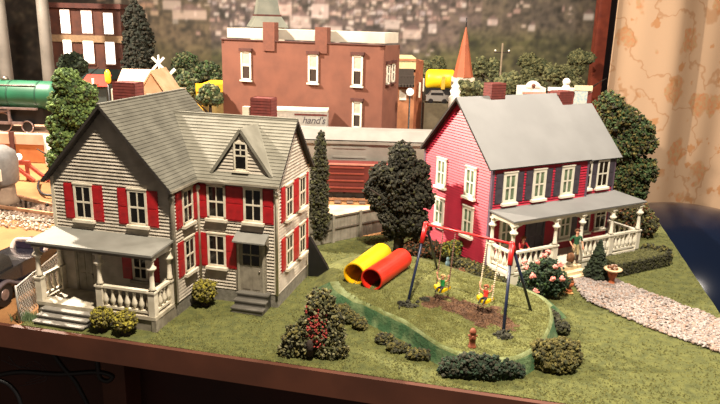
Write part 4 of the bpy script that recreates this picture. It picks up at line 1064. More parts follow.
m = MB(); m.bar((-2, -1.95, 2.9), (4.3, -1.95, 2.9), .25, .25); m.bar((4.2, -1.95, 1.2), (4.2, -1.95, 3.4), .3); m.bb(-7, -1.5, -2.2, -1.5, 1.0, 1.3); m.bb(-7, -1.5, -2.2, -1.5, 1.6, 1.9); m.bb(-7, -1.5, -2.2, -1.5, 2.3, 2.6); m.build('valve_gear', M_chrome, t)
for x in (-9, -2, 3): MB().lathe([(.5, 6.8), (.45, 7.3), (.2, 7.5)], (x, 0, 0), 10).build('dome', M_steel, t)
# smokestacks
for px, lab in ((3.5, 'pale grey chimney stack at the far left edge, behind the locomotive'), (46, 'pale grey chimney stack in front of the brick building with lit windows')):
    b = at(px+4, 85, 106); w = .9 if px > 20 else .95
    m = MB(); m.lathe([(w*1.15, 0), (w*1.12, 6), (w, 14), (w*.92, 34)], n=20); o = m.build('smokestack', mat('stack_grey', (118, 110, 102), .6, (96, 90, 82), .3), None, (b.x, b.y, 0)); tag(o, lab, 'chimney')
# brick building with lit windows
Yb = 118; a = at(50, 72, Yb); b = at(124, 72, Yb); zt = at(60, 7, Yb).z
t = thing('brick_factory', 'dark brick building with six brightly lit windows', 'building', (a.x, Yb, 0), .0)
Wf = b.x-a.x
MB().bb(0, Wf, 0, 9, 0, zt).build('walls', mat('factory_brick', (92, 52, 38), .85, (70, 40, 32), .6), t)
MB().bb(-.3, Wf+.3, -.5, 9, zt-.1, zt+.7).build('cornice', M_brickd, t)
MB().bb(-.2, Wf+.2, -.25, 0, at(60, 38, Yb).z-.6, at(60, 34, Yb).z-.1).build('string_course', mat('tan_band', (150, 120, 90), .8), t)
MB().bb(0, Wf, -.3, 0, at(60, 78, Yb).z, at(60, 68, Yb).z).build('base_course', mat('dark_teal', (44, 60, 58), .8), t)
ML = mat('lit_window', (255, 246, 232), .5, (255, 240, 220), emit=2.2)
for (x0, x1, y0, y1) in ((60, 71, 10, 33), (81, 93, 11, 33), (103, 114, 13, 34), (63, 73, 40, 60), (83, 95, 41, 63), (105, 116, 42, 64)):
    ym = (y0+y1)/2; A = at(x0, ym, Yb)-V(a.x, Yb, 0); B = at(x1, ym, Yb)-V(a.x, Yb, 0); A.z = at((x0+x1)/2, y1, Yb).z; B.z = at((x0+x1)/2, y0, Yb).z; A.x += .22; B.x -= .12
    w = MB(); w.bb(A.x-.15, B.x+.15, -.2, 0, A.z-.35, B.z+.15); w = w.build('window', mat('window_surround', (96, 60, 46), .8), t)
    MB().bb(A.x, B.x, -.26, -.18, A.z, B.z).build('pane', ML, w)
# round and tall dark evergreens by the factory
p = at(73, 66, 111); plant('round_tree', 'round dark green tree in front of the lit brick building', 'tree', (p.x, p.y, 0), [(0, 0, p.z, 2.2, 1.8, 2.1)], 260, .4, [M_conif, M_conif2], 40, (p.z-1, .35, 3))
p = at(139, 60, 113); t = thing('tall_evergreen', 'tall dark evergreen to the right of the lit brick building', 'tree', (p.x, p.y, 0)); zt = at(139, 10, 113).z
foliage([(0, 0, p.z-2, 2.8, 2.0, 5.5), (.2, 0, p.z+3, 2.4, 1.8, 4.0), (-.3, 0, zt-2.0, 1.8, 1.5, 3.2)], 900, .42, 41, 2).build('foliage', [mat('night_green_foam', (34, 38, 26), .97, (20, 24, 17), 3), M_leafdk], t); trunk(p.z-4, .5, 2).build('trunk', M_bark, t)
# bushy bright green tree behind the left corner of the grey house
Yt = 66; q = lambda x, y: at(x, y, Yt); o_ = q(75, 190); sc_ = lambda px: px*Yt/FPX*1.03
els = []
for (x, y, r) in ((68, 82, 13), (84, 95, 14), (62, 103, 13), (78, 112, 15), (60, 124, 12), (90, 112, 11), (70, 140, 14), (56, 140, 8), (60, 158, 11), (80, 150, 12), (70, 170, 12)):
    c = q(x, y)-V(o_.x, o_.y, 0); els.append((c.x, c.y+R_.uniform(-.4, .4), c.z, sc_(r), sc_(r)*.9, sc_(r)*.95))
plant('bushy_tree', 'bright green bushy tree behind the left roof of the grey house', 'tree', (o_.x, o_.y, 0), els, 2600, .24, [M_leafg, M_leafg2, M_leafg, M_olive2], 42, (8, .35, 4), weights=[5, 4, 4, 1])
# small red-roofed kiosk with yellow lamp
p = at(97, 100, 96); t = thing('market_kiosk', 'small kiosk with a bright red roof below the lit brick building', 'kiosk', (p.x, p.y, 0)); z_ = at(97, 86, 96).z; zt = at(97, 77, 96).z
MB().bb(-1.8, 1.4, 0, 3, 0, z_).build('walls', mat('kiosk_dark', (54, 60, 56), .8), t); m = MB(); m.prism([(-2.3, -.5, z_), (1.8, -.5, z_), (1.5, 2, zt), (-2, 2, zt)], (0, .3, .15)); m.build('roof', mat('bright_red_roof', (206, 50, 36), .5), t)
MB().bb(-.3, 0, -.62, -.3, z_+.3, z_+1.1, 0).build('vent', M_white, t)
p = at(108, 79, 95); t = thing('street_lamp', 'yellow lamp post beside the red roofed kiosk', 'lamp', (p.x, p.y, 0)); MB().tube([(0, 0, 0), (0, 0, p.z)], .15, 8).build('pole', M_black, t); MB().lathe([(.2, p.z-.6), (.4, p.z-.3), (.4, p.z+.9), (.15, p.z+1.3)], n=10).build('lantern', mat('amber_lantern', (250, 180, 40), .4, emit=.6), t)
# cream gabled house behind
Yc = 84; A = at(116, 100, Yc); B = at(172, 100, Yc); zr = at(150, 74, Yc).z; ze = at(120, 92, Yc).z
t = thing('cream_house', 'cream house with pale gabled roof behind the shingled roof of the grey house', 'house', (A.x, Yc, 0), .0)
Wc = B.x-A.x
M_crm = mat('cream_wall', (218, 186, 154), .7, (196, 160, 128), .6); M_crr = mat('cream_roof', (226, 188, 150), .6, (206, 164, 124), .6)
MB().bb(0, Wc, 0, 7, 0, ze).build('walls', M_crm, t)
m = MB(); m.prism([(-.2, -.3, ze), (-.2, 7.3, ze), (-.2, 3.5, zr+.3)], (Wc*.68, 0, 0)); m.build('roof', mat('peach_roof', (212, 168, 142), .7), t)
zg = at(152, 74, Yc-1.5).z; m = MB(); m.prism([(Wc*.42, -1.5, ze-1.0), (Wc*1.02, -1.5, ze-1.0), (Wc*.72, -1.5, zg)], (0, 6, 0)); m.build('gable_wing', M_crr, t)
m = MB(); g0, g1, g2 = V(Wc*.38, -1.8, ze-1.2), V(Wc*.73, -1.8, zg+.15), V(Wc*1.08, -1.8, ze-1.2); m.prism([g0, g1, g1+V(0, 0, .3), g0+V(0, 0, .3)], (0, 6.4, 0)); m.prism([g1, g2, g2+V(0, 0, .3), g1+V(0, 0, .3)], (0, 6.4, 0)); m.build('wing_roof', M_crr, t)
MB().bb(-.35, .05, -.5, 0, 0, ze+.4).build('corner_post', M_white, t)
MB().bb(Wc*.62, Wc*.8, -1.62, -1.4, ze-1.0, ze+.1).build('window', M_white, t)
m = MB(); m.bb(-.1, Wc, -.7, .2, ze, ze+.15); m.build('eave_board', M_brickd, t)
# railroad crossbuck
p = at(159, 69, 92); t = thing('crossbuck_sign', 'white X shaped railroad crossing sign above the cream house roof', 'sign', (p.x, p.y, 0)); z_ = p.z+.75
M_sg = mat('sign_white', (240, 232, 220), .5, (228, 220, 206), 1)
MB().tube([(0, 0, 0), (0, 0, z_+1.1)], .12, 8).build('pole', M_sg, t); m = MB(); m.bar((-.8, -.15, z_-.8), (.8, -.15, z_+.8), .1, .32); m.bar((.8, -.2, z_-.8), (-.8, -.2, z_+.8), .1, .32); m.build('cross_boards', M_sg, t)
p = at(164, 80, 90); q2 = at(175, 69, 90); t = thing('crossing_gate', 'white raised crossing gate arm right of the white X sign', 'gate', (p.x, p.y, 0)); MB().bb(-.2, .2, -.2, .2, 0, p.z).build('post', M_sg, t); MB().bar((0, 0, p.z), (q2.x-p.x, 0, q2.z), .25, .4).build('arm', M_sg, t)
# yellow building and tree behind, left of the brown brick building
p = at(197, 112, 100); q2 = at(226, 84, 100)
t = thing('yellow_shed', 'bright yellow shed half hidden by trees left of the brown building', 'shed', (p.x, p.y, 0)); Wd = q2.x-p.x
M_yel = mat('bright_yellow', (232, 180, 30), .6, (214, 160, 24), .6)
MB().bb(0, .9, 0, 6, 0, q2.z).build('corner_post', M_yel, t); MB().bb(.9, Wd, .4, 6, 0, q2.z-1.8).build('walls', mat('shed_dark', (120, 100, 50), .8), t); MB().bb(0, Wd, -.3, 6, q2.z-1.2, q2.z).build('fascia', M_yel, t)
for (x, y, r, Y, lab) in ((188, 82, 12, 109, 'grey green tree left of the yellow shed'), (210, 93, 10, 90, 'small dull green tree in front of the yellow shed'), (186, 62, 12, 128, 'hazy olive tree furthest back, left of the brown building'), (208, 72, 12, 120, 'dull tree directly behind the yellow shed')):
    c = at(x, y, Y); s_ = Y/FPX
    plant('background_tree', lab, 'tree', (c.x, c.y, 0), [(0, 0, c.z, r*s_, r*s_*.8, r*s_*.8), (-r*s_*.6, .3, c.z-r*s_*.6, r*s_*.7, r*s_*.6, r*s_*.6), (r*s_*.6, -.2, c.z-r*s_*.5, r*s_*.65, r*s_*.6, r*s_*.6)], 420, .38, [M_leafg2, mat('grey_green_foam', (110, 112, 76), .95, (74, 78, 50), 1.5), M_conif2], 43+x, (max(2, c.z-1), .3, 3), 'trees behind the brown building' if False else None)

# ================================================================== BROWN BRICK BUILDING
Rr = at(384, 46, 82); yaw = -.40; zT = Rr.z
BB = thing('brick_building', 'large plain brown brick building with white roof and narrow white windows', 'building', (Rr.x, Rr.y, 0), yaw)
def bl(px, py, side='F'):
    """pixel to building-local along/height on the front (v=0) or right side (u=0)"""
    d = ray(px, py); cu = V(math.cos(yaw), math.sin(yaw), 0); cv = V(-math.sin(yaw), math.cos(yaw), 0); n = cv if side == 'F' else cu
    P = V(Rr.x, Rr.y, 0); O = V(0, 0, CAMZ); t = (P-O).dot(n)/d.dot(n); Xp = O+d*t-P
    return (Xp.dot(cu if side == 'F' else cv), Xp.z)
ul = bl(222, 60)[0]; dp = bl(399, 70, 'R')[0]
MB().bb(ul, 0, .0, dp, 0, zT-.5).build('walls', M_brickw, BB)
m = MB(); th = .45
m.bb(ul, 0, 0, th, zT-.5, zT); m.bb(ul, 0, dp-th, dp, zT-.5, zT-.1); m.bb(ul, ul+th, 0, dp, zT-.5, zT); m.bb(-th, 0, 0, dp, zT-.5, zT); m.build('parapet', M_brickw, BB)
m = MB(); m.bb(ul-.1, .1, -.12, th, zT, zT+.12); m.build('coping', M_brickd, BB)
m = MB(); m.bb(ul+.1, -.4, 1.2, dp+.4, zT+.25, zT+1.5); m.build('roof', mat('white_roof', (196, 188, 172), .8, (180, 170, 154), .5), BB)
M_bc = mat('chimney_brown', (110, 64, 48), .85)
for (x0, x1, yt) in ((263.5, 275, 22), (315.5, 327.5, 27)):
    a0_ = bl(x0, 35)[0]; a1_2 = bl(x1, 35)[0]; MB().bb(a0_, a1_2, -.15, .9, zT-1.2, bl(x0, yt)[1]).build('pilaster_chimney', M_bc, BB)
def bwin(x0, x1, y0, y1, side='F', blind=True):
    a, z1 = bl(x0, (y0+y1)/2, side)[0], bl((x0+x1)/2, y0, side)[1]; b, z0 = bl(x1, (y0+y1)/2, side)[0], bl((x0+x1)/2, y1, side)[1]
    w = b-a; h = z1-z0; c = .22; f = MB(); f.bb(-w/2, -w/2+c, -.15, 0, 0, h); f.bb(w/2-c, w/2, -.15, 0, 0, h); f.bb(-w/2, w/2, -.15, 0, 0, c); f.bb(-w/2, w/2, -.15, 0, h-c, h); f.bb(-w/2, w/2, -.12, 0, h*.48, h*.56)
    loc, rz = (((a+b)/2, -.02, z0), 0) if side == 'F' else ((.02, (a+b)/2, z0), RIGHT)
    o = f.build('window', M_white, BB, loc, rz); MB().bb(-w/2+.1, w/2-.1, -.06, 0, .1, h-.1).build('pane', mat('bb_glass', (62, 52, 46), .3), o)
    MB().bb(-w/2-.2, w/2+.2, -.3, 0, h, h+.35).build('lintel', M_brickd, o); MB().bb(-w/2-.15, w/2+.15, -.3, 0, -.18, 0).build('sill', M_white if side == 'F' else M_brickd, o)
    if blind: MB().bb(-w/2+c, w/2-c, -.1, 0, h*.56, h-c).build('blind', mat('blind_grey', (180, 168, 150), .8), o)
for a in ((241.5, 251.5, 51, 80), (308.5, 318.5, 54, 83), (352.5, 363, 55, 86), (352.5, 362, 101, 128)): bwin(*a)
for a in ((386, 389, 64, 84), (391, 394, 63, 82)): bwin(*a, 'R', False)
m = MB(); x0 = bl(253, 100)[0]; x1 = bl(273, 100)[0]
# church with grey steeple behind
p = at(267, 20, 112); zb = at(267, 27, 112).z
t = thing('church_steeple', 'grey pyramid church steeple rising behind the brown building', 'steeple', (p.x, p.y, 0), .3)
MB().bb(-2.4, 2.4, -2.4, 2.4, 0, zb).build('tower', mat('pale_tower', (204, 190, 172), .8), t)
M_sp = mat('grey_slate', (116, 116, 104), .7, (96, 98, 88), .5)
m = MB(); m.lathe([(4.2, zb), (2.8, zb+1.7)], n=4, smooth=False); m.build('skirt_roof', M_sp, t); m = MB(); m.lathe([(2.6, zb+1.9), (.05, zb+14)], n=4, smooth=False); m.build('spire', M_sp, t); MB().bb(-2, 2, -2, 2, zb+1.6, zb+1.95).build('band', M_brickd, t)
# white trailer with lettering
Yw = 82.2; A = at(273, 126, Yw); B = at(327, 113, Yw)
t = thing('white_trailer', 'long white trailer with dark script lettering behind the grey roof', 'trailer', (A.x, Yw, 0), -.04); Wt = B.x-A.x; zt_ = B.z+.15
MB().bb(0, Wt, 0, 2.4, .9, zt_).build('body', mat('trailer_white', (190, 184, 174), .6), t); MB().bb(-.05, Wt+.05, -.1, 2.5, zt_-.02, zt_+.22).build('roof', M_white, t); MB().bb(Wt*.4, Wt, -.06, 0, zt_-.5, zt_-.3).build('stripe', M_brick, t)
for x in (1.2, Wt-1.2): MB().tube([(x, -.05, .6), (x, 2.4, .6)], .6, 16).build('wheel', M_black, t)
cu = bpy.data.curves.new('lettering', 'FONT'); cu.body = "hand's"; cu.size = 1.2; cu.extrude = .02; cu.shear = .3; cu.space_character = .95
tmp = bpy.data.objects.new('tmp', cu); C.objects.link(tmp); dg = bpy.context.evaluated_depsgraph_get(); me = bpy.data.meshes.new_from_object(tmp.evaluated_get(dg)); bpy.data.objects.remove(tmp)
me.materials.clear(); me.materials.append(mat('script_paint', (78, 70, 76), .6)); lt = bpy.data.objects.new('lettering', me); C.objects.link(lt); lt.parent = t; lt.location = (Wt-3.05, -.05, zt_-1.45); lt.rotation_euler = (PI/2, 0, 0)

# ================================================================== TRAIN
M_tg = mat('car_grey', (150, 146, 136), .6, (132, 128, 118), .5); M_tw = mat('car_roof_white', (138, 132, 126), .7, (124, 118, 112), .5); M_tr = mat('car_red', (98, 31, 25), .6, (84, 25, 20), .6)
Yg = 77.3; A = at(285, 160, Yg); B = at(440, 160, Yg); z1 = at(330, 139, Yg).z; z2 = at(330, 128, Yg+2).z
t = thing('boxcar', 'grey boxcar with a pale roof behind the red wagon', 'train car', (A.x, Yg, 0), -.03); Wt = B.x-A.x
MB().bb(0, Wt, 0, 3.7, 1.4, z1).build('body', M_tg, t); m = MB(); m.prism([(-.1, -.3, z1), (-.1, 3.9, z1), (-.1, 3.3, z2), (-.1, .6, z2)], (Wt+.2, 0, 0)); m.build('roof', M_tw, t)
MB().bb(0, Wt, -.35, 0, z1-.45, z1-.15).build('eave_rail', M_tg, t)  # projecting rail in the body grey, just below the roof
a = at(333, 145, Yg).x-A.x; b = at(366, 145, Yg).x-A.x
m = MB(); m.bb(a-.3, b+.3, -.12, 0, 3.2, z1-.75)
for z in (z1-.9, z1-2.0, z1-2.9): m.bb(a, b, -.25, 0, z-.1, z+.08)
m.build('door', M_tg, t)
for x in (3, Wt-3):
    w = MB().bb(x-1.6, x+1.6, .3, 3.7, .5, 1.4).build('truck', M_black, t)
    for dx in (-1, 1): MB().tube([(x+dx, .4, .55), (x+dx, 3.6, .55)], .55, 12).build('wheel', M_black, w)
Yr = 74; A = at(322, 190, Yr); B = at(398, 190, Yr); z0 = at(340, 192, Yr).z; z1 = at(340, 163.5, Yr).z
t = thing('hopper_wagon', 'dark red goods wagon with ribbed side in front of the grey boxcar', 'train car', (A.x, Yr, 0), -.01); Wt = B.x-A.x
m = MB(); m.bb(0, Wt, 0, 2.3, z0, z1-.1); m.build('body', M_tr, t); MB().bb(-.1, Wt+.1, -.12, .02, z1-.16, z1+.03).build('top_sill', mat('pale_red_sill', (190, 130, 114), .5), t)
a = at(328, 180, Yr).x-A.x; b = at(364, 180, Yr).x-A.x; m = MB()
for y in (167, 173, 180, 187): z = at(345, y, Yr).z; m.bb(a, b, -.2, 0, z-.1, z+.06)
m.build('rib', mat('rib_red', (136, 60, 48), .5), t)
for x in (1.4, Wt*.42, Wt-1.6):
    w = MB().bb(x-1.0, x+1.0, .3, 2.1, .45, z0).build('truck', M_black, t)
    for dx in (-.7, .7): MB().tube([(x+dx, .2, .5), (x+dx, 2.2, .5)], .5, 14).build('wheel', M_black, w)
a, b = gr(318, 209, .15), gr(402, 204, .15)
t = thing('railway_track', 'pale rail and sleepers under the red goods wagon', 'railway track', (0, 0, 0))
MB().bar(V(-16, 74.3, .15), V(12, 74.1, .15), .25, .3).build('rail', M_rail, t); MB().bar(V(-16, 76.1, .15), V(12, 75.9, .15), .25, .3).build('rail', M_rail, t)
m = MB()
for i in range(20): m.bb(-15.5+i*1.4, -14.8+i*1.4, 72.8, 78, -.05, .06)
m.build('ties', M_tie, t)
# pale roadway behind the fence
o = MB().bb(-20, 14, 66, 72, -.1, .04).build('ground_roadway', mat('pale_roadway', (200, 172, 144), .9, (176, 146, 118), .6)); o['kind'] = 'structure'

# ================================================================== BACKGROUND: RIGHT OF THE BROWN BUILDING
Yk = 97; A = at(400, 60, Yk); B = at(416, 60, Yk); zt = at(408, 58, Yk).z
t = thing('shop_building', 'narrow tan shop building with cream top and dark balcony beside the brown building', 'building', (A.x, Yk, 0), 0); Wk = B.x-A.x
M_tan = mat('tan_brick', (176, 118, 80), .8, (150, 98, 66), .8)
MB().bb(-.5, Wk, 0, 9, 0, zt-2).build('walls', M_tan, t); z_ = at(408, 69, Yk).z; MB().bb(-.5, Wk, -.2, 9, z_, zt).build('top_storey', mat('cream_board', (214, 196, 144), .6), t); MB().bb(-.5, Wk, -.3, 9, zt-.4, zt-.1).build('cornice', M_tan, t)
m = MB(); m.prism([(Wk, 0, 0), (Wk+1.4, 3.5, 0), (Wk+1.4, 3.5, zt-.5), (Wk, 0, zt-.5)], (-.6, 4, 0)); m.build('side_wall', mat('rust_brick', (160, 92, 58), .8, (134, 76, 48), .8), t)
for (x0, x1, y0, y1) in ((418, 420.5, 82, 97), (423, 425, 79, 92)):
    a = at(x0, y1, Yk+1.4); b = at(x1, y0, Yk+1.4); MB().bb(a.x-A.x, b.x-A.x, .6 if x0 < 421 else 2.2, 1.2 if x0 < 421 else 2.9, a.z, b.z).build('window', M_white, t)
b0 = at(400, 87, Yk-2.5); b1 = at(415, 70, Yk-2.5); m = MB(); W_ = b1.x-b0.x; m.bb(b0.x-A.x-.8, b1.x-A.x, -2.5, 0, b0.z, b0.z+.3)
for i in range(7): x = b0.x-A.x-.7+i*(W_+.6)/6; m.bb(x-.06, x+.06, -2.5, -2.38, b0.z, b0.z+1.5)
m.bb(b0.x-A.x-.8, b1.x-A.x, -2.55, -2.35, b0.z+1.4, b0.z+1.6); m.bb(b0.x-A.x-.8, b1.x-A.x, -.6, -.05, b0.z, b1.z); m.build('balcony', mat('balcony_dark', (58, 48, 40), .8), t)
MB().bb(.1, 1.1, -.15, 0, at(404, 100, Yk).z, at(404, 89, Yk).z).build('door', M_white, t)
# street lamp with globe
p = at(410, 92, 86); t = thing('street_lamp', 'globe street lamp with a white round shade by the tan shop', 'lamp', (p.x, p.y, 0)); MB().tube([(0, 0, 0), (0, 0, .4), (0, 0, p.z-.3)], [.25, .12, .1], 8).build('pole', M_black, t); MB().ball((0, 0, p.z), .5, 7).build('globe', mat('lamp_globe', (255, 250, 236), .4, (255, 250, 236), emit=1.0), t)
# curved lamp hook
p = at(394, 45, 92)
# yellow tank car
Y_ = 112; a = at(426, 79, Y_); b = at(455, 79, Y_)
t = thing('tank_car', 'bright yellow tank car between the tan shop and the orange spire', 'train car', (a.x, Y_, 0)); r = at(440, 69, Y_).z-at(440, 79, Y_).z; Lc = b.x-a.x
MB().tube([(0, 0, a.z), (.4, 0, a.z), (Lc-.4, 0, a.z), (Lc, 0, a.z)], [r*.75, r, r, r*.75], 22).build('tank', mat('tank_yellow', (240, 200, 30), .4, (222, 180, 20), .5), t); MB().bb(Lc*.5, Lc*.62, -r-.1, 0, a.z-r*.9, a.z+r*.4).build('ladder', mat('ladder_gold', (200, 160, 60), .5), t)
MB().bb(0, Lc, -1.4, 1.4, a.z-r-1.0, a.z-r+.3).build('chassis', M_black, t)
m = MB(); m.bb(.4, Lc-.4, -1.5, 1.5, 0, a.z-r-1.0); m.build('embankment', mat('embank', (70, 64, 48), .95), t)
# pale cars below
p = at(437, 99, 98)
t = thing('parked_car', 'small pale car parked below the yellow tank car', 'car', (p.x, p.y, 0)); z_ = p.z
m = MB(); m.prism([(-1.6, 0, z_-.3), (1.9, 0, z_-.3), (1.9, 0, z_+.4), (1.2, 0, z_+.5), (.8, 0, z_+1.1), (-.8, 0, z_+1.1), (-1.3, 0, z_+.5), (-1.6, 0, z_+.4)], (0, 1.6, 0)); m.build('body', M_tw, t); MB().bb(-.9, .9, -.03, .1, z_+.55, z_+.9).build('side_window', M_black, t)
for x in (-.9, 1.1): MB().tube([(x, -.05, z_-.3), (x, 1.6, z_-.3)], .35, 12).build('wheel', M_black, t)
m = MB().bb(-1.85, 1.95, -.5, 3, 0, z_-.62); m.build('stone_ledge', mat('ledge', (96, 86, 66), .95), t)
# orange spire church
p = at(463, 77, 104); zt = at(463.5, 26, 104).z
t = thing('church_spire', 'slim orange church spire standing behind the crimson house', 'steeple', (p.x, p.y, 0), .35)
M_or = mat('orange_spire', (160, 84, 50), .65, (140, 72, 42), .4)
m = MB(); m.lathe([(1.55, p.z), (1.3, p.z+1.2), (.05, zt)], n=8, smooth=False); m.build('spire', M_or, t); MB().tube([(0, 0, zt-.2), (0, 0, zt+1.2)], .08, 6).build('finial', M_black, t)
MB().bb(-1.3, 1.3, -1.3, 1.3, 0, p.z).build('tower', mat('tower_cream', (224, 210, 190), .7), t)
p = at(455, 97, 92); t = thing('garden_obelisk', 'white slender stepped monument in front of the orange spire', 'monument', (p.x, p.y, 0)); zt = at(455, 80, 92).z
MB().lathe([(.95, 0), (.9, p.z-1), (.85, p.z), (.55, p.z+.3), (.75, p.z+.8), (.45, p.z+1.2), (.6, zt-.8), (.3, zt-.5), (.1, zt)], n=10).build('shaft', M_sg, t)
# telephone pole
p = at(499, 92, 112); zt = at(499, 43, 112).z; t = thing('utility_pole', 'thin utility pole in the trees right of the orange spire', 'utility pole', (p.x, p.y, 0)); MB().tube([(0, 0, 0), (0, 0, zt)], .16, 7).build('pole', mat('pole_brown', (120, 104, 84), .9), t); MB().bar((-1.3, 0, zt-1.5), (1.3, 0, zt-1.5), .14, .2).build('crossarm', M_bark, t)
for i in (-1.1, 1.1): MB().ball((i, 0, zt-1.2), .17, 4).build('insulator', M_sg, t)
# trees behind the crimson roof
M_haze = mat('hazy_green_foam', (112, 110, 72), .95, (84, 84, 52), 1.2); M_haze2 = mat('hazy_dark_foam', (78, 82, 52), .95, (56, 62, 38), 1.2)
BT = [(468, 88, 16, 98, 'dense green tree at the foot of the orange spire', 0), (487, 66, 15, 118, 'rounded green tree between the orange spire and the utility pole', 0), (512, 78, 14, 109, 'olive tree right of the utility pole', 1), (536, 64, 13, 136, 'pale olive tree in the middle of the row behind the crimson roof', 1),
      (530, 88, 13, 117, 'dark tree low behind the white arched facade', 0), (563, 78, 15, 124, 'olive tree left of the wooden window trim', 1), (582, 60, 11, 132, 'hazy olive tree touching the wooden window trim', 1), (425, 66, 8, 124, 'small hazy tree above the tan shop building', 1), (440, 64, 9, 138, 'hazy tree behind the yellow tank car', 1)]
for (x, y, r, Y_, lab, k) in BT:
    c = at(x, y, Y_); s_ = Y_/FPX; rn = random.Random(x); es = []
    for j in range(5): es.append((rn.uniform(-.6, .6)*r*s_, rn.uniform(-.3, .3)*r*s_, c.z+rn.uniform(-.9, .35)*r*s_, r*s_*rn.uniform(.5, .8), r*s_*.6, r*s_*rn.uniform(.45, .7)))
    plant('background_tree', lab, 'tree', (c.x, c.y, 0), es, 520, .42, [M_haze, M_haze2, M_haze] if k else [M_haze2, M_olive2, M_haze], x, (max(2, c.z-1), .3, 3))
# white arched facade and sign
p = at(522, 96, 100); q2 = at(546, 88, 100); t = thing('white_facade', 'low white building with a small round arch behind the crimson roof', 'building', (p.x, p.y, 0)); Wf = q2.x-p.x
MB().bb(0, Wf, 0, 4, 0, q2.z).build('walls', M_sg, t); m = MB(); cx = Wf*.45; m.prism([(cx+1.1*math.cos(a), -.1, q2.z+1.0*math.sin(a)) for a in [i*PI/10 for i in range(11)]], (0, .5, 0)); m.build('arch', M_sg, t); MB().ball((cx, -.15, q2.z+.3), .3, 6).build('oculus', M_bc, t); MB().bb(0, Wf, -.15, 0, q2.z-.9, q2.z-.6).build('string_course', mat('pinkish_trim', (206, 150, 130), .6), t)
p = at(556, 91, 96); q2 = at(592, 92, 96); t = thing('roofline_banner', 'white low parapet with a pale blue figure sign near the wooden trim', 'sign', (p.x, p.y, 0)); Wf = q2.x-p.x
MB().bb(-1, Wf, 0, .6, 0, q2.z).build('wall', mat('dark_red_wall', (120, 52, 44), .8), t); MB().bb(-1, Wf, -.1, .7, q2.z, q2.z+.5).build('coping', M_sg, t)
a = at(567, 82, 96).x-p.x; z_ = at(567, 82, 96).z; m = MB(); m.ball((a, .2, z_), .55, 6); m.lathe([(.6, z_-1.4), (.75, z_-1.0), (.35, z_-.4)], (a, .2, 0), 10); m.build('white_ornament', M_sg, t)
a = at(581, 90, 96).x-p.x; MB().bb(a-.9, a+.9, -.3, 0, q2.z-2.0, q2.z+.2).build('blue_sign', mat('pale_blue_sign', (150, 176, 184), .6, (196, 196, 180), 3), t); MB().bb(a-1.0, a+1.5, -.35, -.05, q2.z+.2, q2.z+.9).build('sign_top', mat('cream_sign', (240, 220, 180), .6), t)

# ================================================================== PRINTED BACKDROP
Yd = 149.5
X0, X1 = at(-40, 60, Yd).x, at(593, 60, Yd).x; Z0, Z1 = 0, 31
hs = random.Random(21)
houses = []
for i in range(380):
    x = hs.gauss(330, 105); y = abs(hs.gauss(0, 22)); 
    if not (175 < x < 560): continue
    if x > 430 and (y > 22 or hs.random() < .6): continue
    if x < 230 and y > 38: continue
    if y > 60: continue
    houses.append((x, y, hs.uniform(.9, 3.0), hs.uniform(.8, 2.2), hs.choice([(232, 214, 204), (214, 190, 176), (226, 206, 190), (196, 160, 150), (188, 176, 180), (240, 228, 220)])))
for i in range(26): houses.append((hs.uniform(98, 170), hs.uniform(0, 22), hs.uniform(2, 5), hs.uniform(1.5, 3), hs.choice([(206, 176, 150), (190, 150, 124), (220, 196, 176)])))
for h_ in ((196, 18, 16, 4.5, (214, 190, 178)), (180, 10, 9, 4, (206, 186, 176)), (300, 22, 10, 5, (220, 200, 192)), (285, 12, 7, 5, (228, 200, 190)), (318, 12, 8, 6, (226, 206, 200)), (330, 28, 9, 4, (222, 204, 196)), (386, 22, 7, 4, (222, 206, 198)), (405, 30, 9, 4, (214, 192, 180)), (424, 24, 4, 4, (226, 210, 204)), (569, 11, 5, 3, (230, 220, 214)), (480, 18, 5, 3, (214, 196, 190)), (517, 22, 3, 3, (214, 200, 194))): houses.append(h_)
def mix(a, b, t): t = max(0, min(1, t)); return tuple(a[i]+(b[i]-a[i])*t for i in range(3))
def fbm(x, y, s, o=4):
    v = 0; a = 1; tot = 0
    for k in range(o): v += a*noise.noise(V(x/s, y/s, 3.3+k*7)); tot += a; a *= .55; s *= .5
    return v/tot
def paint(x, y):
    n1 = fbm(x, y*1.5, 38); n2 = fbm(x+300, y*1.4, 9, 3); n3 = fbm(x+77, y, 60, 2)
    hillc = mix((92, 80, 82), (136, 116, 106), .5+1.6*n1); forest = mix((70, 72, 42), (118, 116, 66), .5+1.6*n1)
    ln = 46+14*n3-(18 if x > 450 else 0)+(6 if 240 < x < 420 else 0)
    c = mix(hillc, forest, (y-ln)/16+.5)
    if x < 215: c = mix(c, mix((92, 80, 52), (128, 108, 74), .5+n1), .6)
    if x < 150: c = mix(c, (58, 46, 38), min(1, (150-x)/40))
    if x > 470: c = mix(c, (96, 90, 66), .4)
    n6 = fbm(x*1.1, y*1.3+50, 4, 2); c = mix(c, (38, 36, 28), .7*max(0, -n2*2.4)); c = mix(c, (176, 160, 118), .5*max(0, n2*1.9-.15)); c = mix(c, (30, 30, 24), .8*max(0, -n6*1.6-.1)); c = mix(c, (190, 170, 140), .45*max(0, n6*1.8-.3))
    return c
NX, NZ = 560, 96
vs = []; cols = []
from mathutils import kdtree
kd = kdtree.KDTree(len(houses))
for i, h_ in enumerate(houses): kd.insert((h_[0], h_[1], 0), i)
kd.balance()
